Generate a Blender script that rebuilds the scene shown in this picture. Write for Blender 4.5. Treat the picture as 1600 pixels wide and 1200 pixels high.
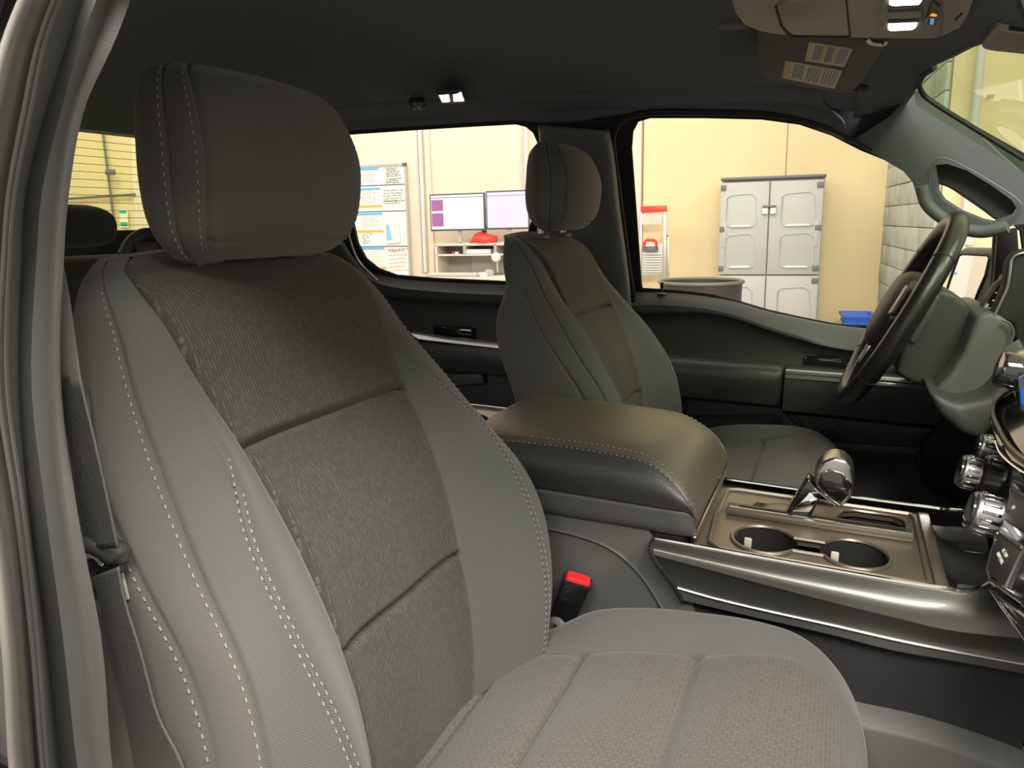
import bpy, bmesh, math, random
import numpy as np
from mathutils import Vector, Matrix
random.seed(7)
for o in list(bpy.data.objects): bpy.data.objects.remove(o)
SC = bpy.context.scene
COL = SC.collection
# ------------------------------------------------------------------ camera
# car frame: X towards the bonnet, Y towards the driver's side, Z up, metres
F = 1190.0
def _n(v):
    v = np.array(v, float); return v/np.linalg.norm(v)
_dY = _n((520, -260, F)); _a = np.array((-2856, -280, F), float); _a -= _a.dot(_dY)*_dY
_dX = -_n(_a); _dZ = np.cross(_dX, _dY)
RW = np.array([_dX, _dY, _dZ])
CAM = np.array([.536, -1.03, 1.04])
cd = bpy.data.cameras.new('camera'); cam = bpy.data.objects.new('camera', cd); COL.objects.link(cam)
cd.sensor_fit = 'HORIZONTAL'; cd.sensor_width = 36; cd.lens = 36*F/1600; cd.clip_start = .02; cd.clip_end = 100
_m = Matrix([[RW[r][0], -RW[r][1], -RW[r][2], CAM[r]] for r in range(3)] + [[0, 0, 0, 1]])
cam.matrix_world = _m
SC.camera = cam
SC.view_settings.view_transform = 'Standard'; SC.view_settings.look = 'None'
SC.view_settings.gamma = 1; SC.view_settings.use_curve_mapping = False
SC.view_settings.exposure = 0.0
# ------------------------------------------------------------------ light
W = bpy.data.worlds.new('world'); SC.world = W; W.use_nodes = True
bg = W.node_tree.nodes['Background']; bg.inputs[0].default_value = (1.0, .93, .80, 1); bg.inputs[1].default_value = 1.0
def area(name, loc, target, sx, sy, power, color=(1, .95, .85)):
    l = bpy.data.lights.new(name, 'AREA'); l.shape = 'RECTANGLE'; l.size = sx; l.size_y = sy; l.energy = power; l.color = color
    o = bpy.data.objects.new(name, l); COL.objects.link(o); o.location = loc
    o.rotation_euler = (Vector(target)-Vector(loc)).to_track_quat('-Z', 'Y').to_euler()
    return o
area('shop_light', (.9, -2.3, 3.4), (.3, -.3, .6), 2.6, 1.0, 330)
area('shop_light', (-1.2, -2.6, 1.9), (-.4, -.2, .9), 1.6, 1.2, 22)
area('shop_light', (3.6, -.6, 3.6), (.8, 0, .6), 2.4, .8, 120)
area('shop_light', (1.0, 3.4, 3.7), (1.0, 6.0, .3), 6.0, .8, 70)
area('shop_light', (-4.5, 3.0, 3.7), (-4.5, 6.0, .6), 5.0, .8, 110)
# ------------------------------------------------------------------ pixel -> point helpers (real planes)
def ray(u, v): return RW @ _n((u-800, v-600, F))
def pln(u, v, p, n):
    r = ray(u, v); n = np.array(n, float); p = np.array(p, float)
    return CAM + r*((p-CAM).dot(n)/r.dot(n))
def ay(u, v, y): return pln(u, v, (0, y, 0), (0, 1, 0))
def ax(u, v, x): return pln(u, v, (x, 0, 0), (1, 0, 0))
def az(u, v, z): return pln(u, v, (0, 0, z), (0, 0, 1))
TUM = .34
def side(u, v, y0=.80): return pln(u, v, (0, y0, .87), (0, 1, TUM))
# ------------------------------------------------------------------ materials
def mat(name, col, rough=.6, metal=0, bump=0, bscale=400, spec=.5, coat=0, emit=None, var=0, varscale=8, kind='noise', sheen=0):
    m = bpy.data.materials.new(name); m.use_nodes = True; nt = m.node_tree; N = nt.nodes; L = nt.links
    b = N['Principled BSDF']; b.inputs['Base Color'].default_value = (*col, 1); b.inputs['Roughness'].default_value = rough
    b.inputs['Metallic'].default_value = metal; b.inputs['Specular IOR Level'].default_value = spec
    if coat: b.inputs['Coat Weight'].default_value = coat; b.inputs['Coat Roughness'].default_value = .08
    if sheen: b.inputs['Sheen Weight'].default_value = sheen; b.inputs['Sheen Roughness'].default_value = .5
    if emit: b.inputs['Emission Color'].default_value = (*emit[:3], 1); b.inputs['Emission Strength'].default_value = emit[3]
    tc = N.new('ShaderNodeTexCoord')
    if bump:
        t = N.new('ShaderNodeTexNoise'); t.inputs['Scale'].default_value = bscale; t.inputs['Detail'].default_value = 3
        L.new(tc.outputs['Object'], t.inputs['Vector'])
        bp = N.new('ShaderNodeBump'); bp.inputs['Strength'].default_value = bump; bp.inputs['Distance'].default_value = .001
        L.new(t.outputs[0], bp.inputs['Height']); L.new(bp.outputs[0], b.inputs['Normal'])
    if var:
        t = N.new('ShaderNodeTexNoise'); t.inputs['Scale'].default_value = varscale; t.inputs['Detail'].default_value = 4
        L.new(tc.outputs['Object'], t.inputs['Vector'])
        r = N.new('ShaderNodeMapRange'); r.inputs[1].default_value = .3; r.inputs[2].default_value = .7
        r.inputs[3].default_value = 1-var; r.inputs[4].default_value = 1+var
        mx = N.new('ShaderNodeVectorMath'); mx.operation = 'SCALE'; mx.inputs[0].default_value = col
        L.new(t.outputs[0], r.inputs[0]); L.new(r.outputs[0], mx.inputs['Scale']); L.new(mx.outputs[0], b.inputs['Base Color'])
    return m
def fabric(name, base, line, sx, sy, amount=.5):
    """woven seat cloth: short raised threads in rows, laid out on the cloth (UV in metres)"""
    m = mat(name, base, .85, sheen=.15, spec=.2); nt = m.node_tree; N = nt.nodes; L = nt.links; b = N['Principled BSDF']
    uv = N.new('ShaderNodeUVMap')
    mp = N.new('ShaderNodeMapping'); L.new(uv.outputs[0], mp.inputs[0]); mp.inputs['Rotation'].default_value = (0, 0, math.pi/2)
    br = N.new('ShaderNodeTexBrick'); L.new(mp.outputs[0], br.inputs['Vector'])
    br.inputs['Scale'].default_value = 1; br.inputs['Brick Width'].default_value = sy; br.inputs['Row Height'].default_value = sx
    br.inputs['Mortar Size'].default_value = sx*.16; br.inputs['Mortar Smooth'].default_value = .6; br.offset = .37
    br.inputs['Color1'].default_value = (*base, 1); br.inputs['Color2'].default_value = (*[c*.8 for c in base], 1); br.inputs['Mortar'].default_value = (*line, 1)
    ns = N.new('ShaderNodeTexNoise'); ns.inputs['Scale'].default_value = 260; L.new(uv.outputs[0], ns.inputs['Vector']); ns.inputs['Detail'].default_value = 4
    n2 = N.new('ShaderNodeTexNoise'); n2.inputs['Scale'].default_value = 900; L.new(uv.outputs[0], n2.inputs['Vector'])
    r = N.new('ShaderNodeMapRange'); r.inputs[1].default_value = .35; r.inputs[2].default_value = .62; L.new(ns.outputs[0], r.inputs[0])
    mx = N.new('ShaderNodeMix'); mx.data_type = 'RGBA'; L.new(r.outputs[0], mx.inputs[0]); mx.inputs[6].default_value = (*base, 1)
    L.new(br.outputs['Color'], mx.inputs[7])
    m2 = N.new('ShaderNodeMix'); m2.data_type = 'RGBA'; m2.blend_type = 'MULTIPLY'; m2.inputs[0].default_value = .45
    L.new(mx.outputs[2], m2.inputs[6]); L.new(n2.outputs[0], m2.inputs[7]); L.new(m2.outputs[2], b.inputs['Base Color'])
    ad = N.new('ShaderNodeMath'); ad.operation = 'MULTIPLY_ADD'; L.new(br.outputs['Fac'], ad.inputs[0]); ad.inputs[1].default_value = -.8; L.new(n2.outputs[0], ad.inputs[2])
    bp = N.new('ShaderNodeBump'); bp.inputs['Strength'].default_value = amount; bp.inputs['Distance'].default_value = .0008
    L.new(ad.outputs[0], bp.inputs['Height']); L.new(bp.outputs[0], b.inputs['Normal'])
    return m
def ribcloth(name, base, line, p=.0046):
    """insert cloth: fine upright ribs, each broken up into lighter dashes"""
    m = mat(name, base, .85, sheen=.15, spec=.2); nt = m.node_tree; N = nt.nodes; L = nt.links; b = N['Principled BSDF']
    uv = N.new('ShaderNodeUVMap'); sx = N.new('ShaderNodeSeparateXYZ'); L.new(uv.outputs[0], sx.inputs[0])
    def mt(op, a, b_=None, c=None):
        n = N.new('ShaderNodeMath'); n.operation = op
        for i, x in enumerate((a, b_, c)):
            if x is None: continue
            if isinstance(x, (int, float)): n.inputs[i].default_value = x
            else: L.new(x, n.inputs[i])
        return n.outputs[0]
    wob = N.new('ShaderNodeTexNoise'); wob.inputs['Scale'].default_value = 40; L.new(uv.outputs[0], wob.inputs[0])
    q = mt('ADD', mt('DIVIDE', sx.outputs[0], p), mt('MULTIPLY', wob.outputs[0], .6)); fl = mt('FLOOR', q); fr = mt('FRACT', q)
    tri = mt('ABSOLUTE', mt('SUBTRACT', fr, .5))
    ln = N.new('ShaderNodeMapRange'); ln.interpolation_type = 'SMOOTHSTEP'; L.new(tri, ln.inputs[0]); ln.inputs[1].default_value = .22; ln.inputs[2].default_value = .06
    cv = N.new('ShaderNodeCombineXYZ'); L.new(mt('MULTIPLY', fl, 3.71), cv.inputs[0]); L.new(mt('MULTIPLY', sx.outputs[1], 150), cv.inputs[1])
    ns = N.new('ShaderNodeTexNoise'); ns.inputs['Scale'].default_value = 1; ns.inputs['Detail'].default_value = 2; L.new(cv.outputs[0], ns.inputs[0])
    mk = N.new('ShaderNodeMapRange'); L.new(ns.outputs[0], mk.inputs[0]); mk.inputs[1].default_value = .42; mk.inputs[2].default_value = .60
    f = mt('MULTIPLY', ln.outputs[0], mk.outputs[0])
    fine_ = N.new('ShaderNodeTexNoise'); fine_.inputs['Scale'].default_value = 800; L.new(uv.outputs[0], fine_.inputs[0])
    mx = N.new('ShaderNodeMix'); mx.data_type = 'RGBA'; L.new(f, mx.inputs[0]); mx.inputs[6].default_value = (*base, 1); mx.inputs[7].default_value = (*line, 1)
    m2 = N.new('ShaderNodeMix'); m2.data_type = 'RGBA'; m2.blend_type = 'MULTIPLY'; m2.inputs[0].default_value = .5
    L.new(mx.outputs[2], m2.inputs[6]); L.new(fine_.outputs[0], m2.inputs[7]); L.new(m2.outputs[2], b.inputs['Base Color'])
    h = mt('ADD', mt('MULTIPLY', ln.outputs[0], .8), fine_.outputs[0])
    bp = N.new('ShaderNodeBump'); bp.inputs['Strength'].default_value = .5; bp.inputs['Distance'].default_value = .0007; L.new(h, bp.inputs['Height']); L.new(bp.outputs[0], b.inputs['Normal'])
    return m
def twill(name, base):
    m = mat(name, base, .8, sheen=.2, spec=.25); nt = m.node_tree; N = nt.nodes; L = nt.links; b = N['Principled BSDF']
    uv = N.new('ShaderNodeUVMap'); w = N.new('ShaderNodeTexWave'); w.bands_direction = 'DIAGONAL'
    L.new(uv.outputs[0], w.inputs[0]); w.inputs['Scale'].default_value = 260; w.inputs['Distortion'].default_value = .6
    n2 = N.new('ShaderNodeTexNoise'); n2.inputs['Scale'].default_value = 700; L.new(uv.outputs[0], n2.inputs['Vector'])
    ad = N.new('ShaderNodeMath'); ad.operation = 'ADD'; L.new(w.outputs['Fac'], ad.inputs[0]); L.new(n2.outputs[0], ad.inputs[1])
    r = N.new('ShaderNodeMapRange'); r.inputs[1].default_value = .4; r.inputs[2].default_value = 1.6; r.inputs[3].default_value = .8; r.inputs[4].default_value = 1.2
    L.new(ad.outputs[0], r.inputs[0])
    mx = N.new('ShaderNodeVectorMath'); mx.operation = 'SCALE'; mx.inputs[0].default_value = base; L.new(r.outputs[0], mx.inputs['Scale']); L.new(mx.outputs[0], b.inputs['Base Color'])
    bp = N.new('ShaderNodeBump'); bp.inputs['Strength'].default_value = .35; bp.inputs['Distance'].default_value = .0005
    L.new(ad.outputs[0], bp.inputs['Height']); L.new(bp.outputs[0], b.inputs['Normal'])
    return m
def glass(name, tint):
    m = bpy.data.materials.new(name); m.use_nodes = True; nt = m.node_tree; nt.nodes.clear(); N = nt.nodes; L = nt.links
    o = N.new('ShaderNodeOutputMaterial'); t = N.new('ShaderNodeBsdfTransparent'); t.inputs[0].default_value = (*tint, 1)
    g = N.new('ShaderNodeBsdfGlossy'); g.inputs['Roughness'].default_value = .02
    mx = N.new('ShaderNodeMixShader'); fr = N.new('ShaderNodeFresnel'); fr.inputs[0].default_value = 1.3
    sc = N.new('ShaderNodeMath'); sc.operation = 'MULTIPLY'; sc.inputs[1].default_value = .5; L.new(fr.outputs[0], sc.inputs[0])
    L.new(sc.outputs[0], mx.inputs[0]); L.new(t.outputs[0], mx.inputs[1]); L.new(g.outputs[0], mx.inputs[2]); L.new(mx.outputs[0], o.inputs[0])
    return m
M = dict(
 cloth=twill('bolster_cloth', (.088, .090, .086)), side=twill('side_cloth', (.095, .092, .086)),
 ins=ribcloth('insert_cloth', (.066, .063, .056), (.135, .13, .117), .0038),
 cush=fabric('cushion_cloth', (.108, .102, .093), (.145, .138, .125), .0040, .011, .7),
 head=twill('headrest_cloth', (.088, .086, .081)), rear=twill('rear_cloth', (.036, .036, .036)),
 thread=mat('thread', (.27, .26, .235), .7),
 liner=mat('headliner_cloth', (.135, .145, .16), .95, bump=.3, bscale=900, spec=.15),
 plas=mat('black_plastic', (.042, .042, .040), .55, bump=.25, bscale=700),
 plas2=mat('charcoal_plastic', (.085, .086, .083), .55, bump=.25, bscale=700),
 pill=mat('pillar_plastic', (.095, .098, .094), .6, bump=.3, bscale=800),
 ap=mat('front_pillar_plastic', (.10, .113, .110), .6, bump=.3, bscale=800),
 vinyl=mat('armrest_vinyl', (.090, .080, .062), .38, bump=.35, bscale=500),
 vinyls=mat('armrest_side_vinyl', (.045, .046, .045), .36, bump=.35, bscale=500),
 sidewall=mat('console_side_cloth', (.014, .014, .015), .85, bump=.5, bscale=600), rubber=mat('black_rubber', (.012, .012, .012), .7), dark=mat('shadow_black', (.008, .008, .008), .8),
 gun=mat('gunmetal_trim', (.13, .13, .12), .40, metal=.75, coat=.5),
 satin=mat('satin_tray', (.22, .19, .155), .36, metal=.7),
 chrome=mat('chrome', (.8, .8, .8), .08, metal=1), brush=mat('brushed_metal', (.45, .45, .45), .3, metal=1),
 piano=mat('gloss_black', (.01, .01, .01), .1, coat=1), leather=mat('wheel_leather', (.014, .014, .014), .30, bump=.3, bscale=600),
 red=mat('red_plastic', (.75, .02, .03), .35), white=mat('white_plastic', (.75, .73, .68), .6),
 paint=mat('body_paint', (.13, .125, .115), .45, coat=.2), carpet=mat('carpet', (.018, .018, .018), 1, bump=1, bscale=500),
 screen=mat('stack_screen', (.01, .02, .05), .08, coat=1), lidp=mat('lid_plastic', (.016, .016, .016), .45, bump=.12, bscale=900), capd=mat('knob_cap_dark', (.012, .014, .03), .15, coat=1), blue=mat('blue_glow', (.0, .05, .3), .3, emit=(.02, .15, .7, .3)),
 belt=mat('belt_webbing', (.085, .084, .080), .6, bump=.4, bscale=900), grayp=mat('grey_plastic', (.27, .24, .20), .5, bump=.2, bscale=800),
 lamp=mat('lit_lamp', (1, 1, 1), .4, emit=(1, .93, .82, 4)), amber=mat('amber_symbol', (1, .3, .0), .4, emit=(1, .25, .02, 1.5)),
 bluesym=mat('blue_symbol', (.1, .3, .6), .4, emit=(.1, .35, .7, .6)), labelw=mat('label_paper', (.62, .58, .50), .6), labely=mat('label_yellow', (.62, .47, .14), .6),
 ink=mat('ink', (.05, .05, .05), .7), vis=mat('visor_cloth', (.125, .118, .108), .9, bump=.3, bscale=900),
 mirror=mat('mirror', (.85, .85, .85), .02, metal=1), silver=mat('silver_trim', (.55, .56, .58), .25, metal=.8),
 g_side=glass('side_glass', (.97, .97, .94)), g_rear=glass('rear_glass', (.86, .92, .62)), g_front=glass('windshield_glass', (.80, .92, .68)),
)
# ------------------------------------------------------------------ mesh helpers
def tag(o, label=None, cat=None, group=None, kind=None):
    if label: o['label'] = label
    if cat: o['category'] = cat
    if group: o['group'] = group
    if kind: o['kind'] = kind
    return o
def empty(name, loc, label, cat, group=None):
    o = bpy.data.objects.new(name, None); COL.objects.link(o); o.location = loc; o.empty_display_size = .05
    return tag(o, label, cat, group)
class MB:
    def __init__(s): s.v = []; s.f = []; s.uv = None
    def add(s, v, f):
        k = len(s.v); s.v += [tuple(float(a) for a in p) for p in v]; s.f += [tuple(i+k for i in q) for q in f]; return s
    def box(s, c, size, R=None, bev=0, seg=2):
        bm = bmesh.new(); bmesh.ops.create_cube(bm, size=1); bmesh.ops.scale(bm, vec=size, verts=bm.verts)
        if bev: bmesh.ops.bevel(bm, geom=list(bm.edges), offset=bev, segments=seg, affect='EDGES', profile=.5, clamp_overlap=True)
        if R is not None: bmesh.ops.transform(bm, matrix=R.to_4x4(), verts=bm.verts)
        bmesh.ops.translate(bm, vec=c, verts=bm.verts)
        bm.verts.index_update(); s.add([v.co for v in bm.verts], [[v.index for v in f.verts] for f in bm.faces]); bm.free(); return s
    def poly(s, pts, d, bev=0, seg=2):
        """prism: planar loop pts (3D) extruded by vector d, edges bevelled"""
        bm = bmesh.new(); vs = [bm.verts.new(Vector(map(float, p))) for p in pts]; f = bm.faces.new(vs)
        r = bmesh.ops.extrude_face_region(bm, geom=[f]); nv = [g for g in r['geom'] if isinstance(g, bmesh.types.BMVert)]
        bmesh.ops.translate(bm, vec=Vector(map(float, d)), verts=nv)
        bmesh.ops.recalc_face_normals(bm, faces=bm.faces)
        if bev: bmesh.ops.bevel(bm, geom=list(bm.edges), offset=bev, segments=seg, affect='EDGES', profile=.5, clamp_overlap=True)
        bm.verts.index_update(); s.add([v.co for v in bm.verts], [[v.index for v in f.verts] for f in bm.faces]); bm.free(); return s
    def tube(s, pts, r, n=10, closed=False, flat=None):
        P = [np.array(p, float) for p in pts]; m = len(P); rs = r if hasattr(r, '__len__') else [r]*m; V = []; up = None
        for i in range(m):
            a = P[(i-1) % m] if (closed or i > 0) else P[i]; b = P[(i+1) % m] if (closed or i < m-1) else P[i]
            t = _n(b-a)
            if up is None:
                up = np.array([0, 0, 1.]) if abs(t[2]) < .9 else np.array([1., 0, 0])
            x = _n(np.cross(up, t)); y = np.cross(t, x); up = y
            for k in range(n):
                a_ = 2*math.pi*k/n; V.append(P[i]+(x*math.cos(a_)+y*math.sin(a_)*(flat or 1))*rs[i])
        F_ = []
        for i in range(m if closed else m-1):
            for k in range(n):
                j = (i+1) % m; F_.append((i*n+k, i*n+(k+1) % n, j*n+(k+1) % n, j*n+k))
        if not closed: F_.append(tuple(range(n))[::-1]); F_.append(tuple(range((m-1)*n, m*n)))
        return s.add(V, F_)
    def cyl(s, a, b, r, n=24, r2=None):
        return s.tube([a, b], [r, r2 or r], n)
    def lathe(s, prof, a, axis, n=32, top=True):
        """profile [(r, h)] about axis from a"""
        z = _n(axis); x = _n(np.cross(z, (0, 0, 1) if abs(z[2]) < .9 else (1, 0, 0))); y = np.cross(z, x); V = []
        for r, h in prof:
            for k in range(n):
                t = 2*math.pi*k/n; V.append(np.array(a)+z*h+(x*math.cos(t)+y*math.sin(t))*r)
        F_ = [(i*n+k, i*n+(k+1) % n, (i+1)*n+(k+1) % n, (i+1)*n+k) for i in range(len(prof)-1) for k in range(n)]
        F_ += ([tuple(range(n))[::-1]] if top else [])+[tuple(range((len(prof)-1)*n, len(prof)*n))]
        return s.add(V, F_)
    def build(s, name, m, parent=None, smooth=True, ang=40, solid=0, recalc=True, kind=None, label=None):
        me = bpy.data.meshes.new(name); me.from_pydata(s.v, [], s.f); me.update()
        if recalc:
            bm = bmesh.new(); bm.from_mesh(me); bmesh.ops.recalc_face_normals(bm, faces=bm.faces); bm.to_mesh(me); bm.free()
        if smooth:
            me.shade_smooth(); me.set_sharp_from_angle(angle=math.radians(ang))
        me.materials.append(M[m] if isinstance(m, str) else m)
        if s.uv is not None:
            ul = me.uv_layers.new(name='UVMap')
            for l in me.loops: ul.data[l.index].uv = s.uv[l.vertex_index]
        o = bpy.data.objects.new(name, me); COL.objects.link(o)
        if solid:
            md = o.modifiers.new('solid', 'SOLIDIFY'); md.thickness = solid; md.offset = 0
        if parent is not None:
            o.parent = parent; o.matrix_parent_inverse = Matrix.Translation(-parent.location) if parent.parent is None else Matrix.Identity(4)
            if parent.type == 'MESH': o.matrix_parent_inverse = Matrix.Identity(4)
        if kind: o['kind'] = kind
        if label: o['label'] = label
        return o
def _seg(a, b, c, d, f):
    """centripetal Catmull-Rom segment b->c (arrays with last axis xyz)"""
    def ln(x): return np.maximum(np.linalg.norm(x, axis=-1, keepdims=True), 1e-6)**.5
    d0, d1, d2 = ln(b-a), ln(c-b), ln(d-c)
    same0 = np.linalg.norm(b-a, axis=-1, keepdims=True) < 1e-7; same2 = np.linalg.norm(d-c, axis=-1, keepdims=True) < 1e-7
    v1 = np.where(same0, (c-b)/d1, (b-a)/d0-(c-a)/(d0+d1)+(c-b)/d1)*d1
    v2 = np.where(same2, (c-b)/d1, (c-b)/d1-(d-b)/(d1+d2)+(d-c)/d2)*d1
    f2 = f*f; f3 = f2*f
    return (2*f3-3*f2+1)*b+(f3-2*f2+f)*v1+(-2*f3+3*f2)*c+(f3-f2)*v2
def cr(p, t, closed=False):
    """Catmull-Rom through array p at parameter t"""
    n = len(p); i = int(math.floor(t)); f = t-i
    if closed: q = [p[(i+k) % n] for k in (-1, 0, 1, 2)]
    else:
        i = min(max(i, 0), n-2); f = t-i
        q = [p[max(i-1, 0)], p[i], p[i+1], p[min(i+2, n-1)]]
    return _seg(*q, f)
def spl(pts, n, closed=False):
    p = np.array(pts, float); m = len(p) if closed else len(p)-1
    return [cr(p, m*k/(n if closed else n-1), closed) for k in range(n)]
def loft(lines, n=24, sub=1, closed=False):
    """surface through 3D polylines; sub>1 smooths across the lines"""
    L_ = np.array([spl(l, n) for l in lines])
    if sub > 1:
        m = len(L_)-1; L_ = np.array([[cr(L_[:, j], m*k/(m*sub)) for j in range(n)] for k in range(m*sub+1)])
    r = len(L_); mb = MB()
    mb.add(L_.reshape(-1, 3), [(i*n+j, i*n+j+1, (i+1)*n+j+1, (i+1)*n+j) for i in range(r-1) for j in range(n-1)]); return mb
def rings(R_, cap=True):
    """closed rings (list of equal-length loops)"""
    n = len(R_[0]); mb = MB(); V = [p for r in R_ for p in r]
    F_ = [(i*n+k, i*n+(k+1) % n, (i+1)*n+(k+1) % n, (i+1)*n+k) for i in range(len(R_)-1) for k in range(n)]
    if cap: F_ += [tuple(range(n))[::-1], tuple(range((len(R_)-1)*n, len(R_)*n))]
    return mb.add(V, F_)
def rrect(c, ux, uy, w, h, r, n=5):
    """rounded rectangle loop"""
    c = np.array(c, float); ux = _n(ux); uy = _n(uy); out = []
    for (sx, sy, a0) in ((1, 1, 0), (-1, 1, 90), (-1, -1, 180), (1, -1, 270)):
        for k in range(n+1):
            a = math.radians(a0+90*k/n); out.append(c+ux*(sx*(w/2-r)+r*math.cos(a))+uy*(sy*(h/2-r)+r*math.sin(a)))
    return out
def plate(name, outer, holes, d, m, parent=None, bev=.003, label=None):
    """flat plate with holes in its own plane; loops of 3D points"""
    bm = bmesh.new(); E_ = []
    for lp in [outer]+holes:
        vs = [bm.verts.new(Vector(map(float, p))) for p in lp]
        E_ += [bm.edges.new((vs[i], vs[(i+1) % len(vs)])) for i in range(len(vs))]
    bmesh.ops.triangle_fill(bm, use_beauty=True, use_dissolve=False, edges=E_)
    r = bmesh.ops.extrude_face_region(bm, geom=list(bm.faces)); nv = [g for g in r['geom'] if isinstance(g, bmesh.types.BMVert)]
    bmesh.ops.translate(bm, vec=Vector(map(float, d)), verts=nv)
    bmesh.ops.recalc_face_normals(bm, faces=bm.faces); bm.verts.index_update()
    mb = MB(); mb.add([v.co for v in bm.verts], [[v.index for v in f.verts] for f in bm.faces]); bm.free()
    return mb.build(name, m, parent, ang=30, label=label)
def dashes(path, nrm, L_=.0046, gap=.0030, w=.0006, h=.0005):
    """short threads along a polyline"""
    mb = MB(); P = [np.array(p, float) for p in path]; Nn = [np.array(p, float) for p in nrm]
    ds = [0]
    for i in range(1, len(P)): ds.append(ds[-1]+np.linalg.norm(P[i]-P[i-1]))
    def at(s):
        i = min(max(int(np.searchsorted(ds, s))-1, 0), len(P)-2); f = (s-ds[i])/max(ds[i+1]-ds[i], 1e-9)
        return P[i]*(1-f)+P[i+1]*f, _n(Nn[i]*(1-f)+Nn[i+1]*f)
    s = 0
    while s+L_ < ds[-1]:
        a, na = at(s); b, nb = at(s+L_); t = _n(b-a); x = np.cross(t, na)*w; m_ = (a+b)/2; lo = na*h*.4
        V = [a-lo, m_-x+na*0, m_+x+na*0, b-lo, m_+na*h*1.6]
        a2 = a+t*.0008; b2 = b-t*.0008
        V = [a2-x-lo, a2+x-lo, b2+x-lo, b2-x-lo, a2-x*.6+na*h, a2+x*.6+na*h, b2+x*.6+na*h, b2-x*.6+na*h]
        mb.add(V, [(4, 5, 6, 7), (0, 1, 5, 4), (1, 2, 6, 5), (2, 3, 7, 6), (3, 0, 4, 7)]); s += L_+gap
    return mb
def text(body, name, m, size, c, ux, uy, parent=None, align='CENTER', thick=.0002):
    cu = bpy.data.curves.new(name, 'FONT'); cu.body = body; cu.size = size; cu.align_x = align; cu.align_y = 'CENTER'; cu.extrude = thick; cu.resolution_u = 3
    t = bpy.data.objects.new(name, cu); COL.objects.link(t); bpy.context.view_layer.update()
    me = bpy.data.meshes.new_from_object(t.evaluated_get(bpy.context.evaluated_depsgraph_get())); bpy.data.objects.remove(t)
    ux = Vector(map(float, _n(ux))); uy = Vector(map(float, _n(uy))); uz = ux.cross(uy); c = Vector(map(float, c))
    mb = MB(); mb.add([c+ux*v.co.x+uy*v.co.y+uz*v.co.z for v in me.vertices], [tuple(p.vertices) for p in me.polygons]); bpy.data.meshes.remove(me)
    return mb.build(name, m, parent, smooth=False, recalc=False)
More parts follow.
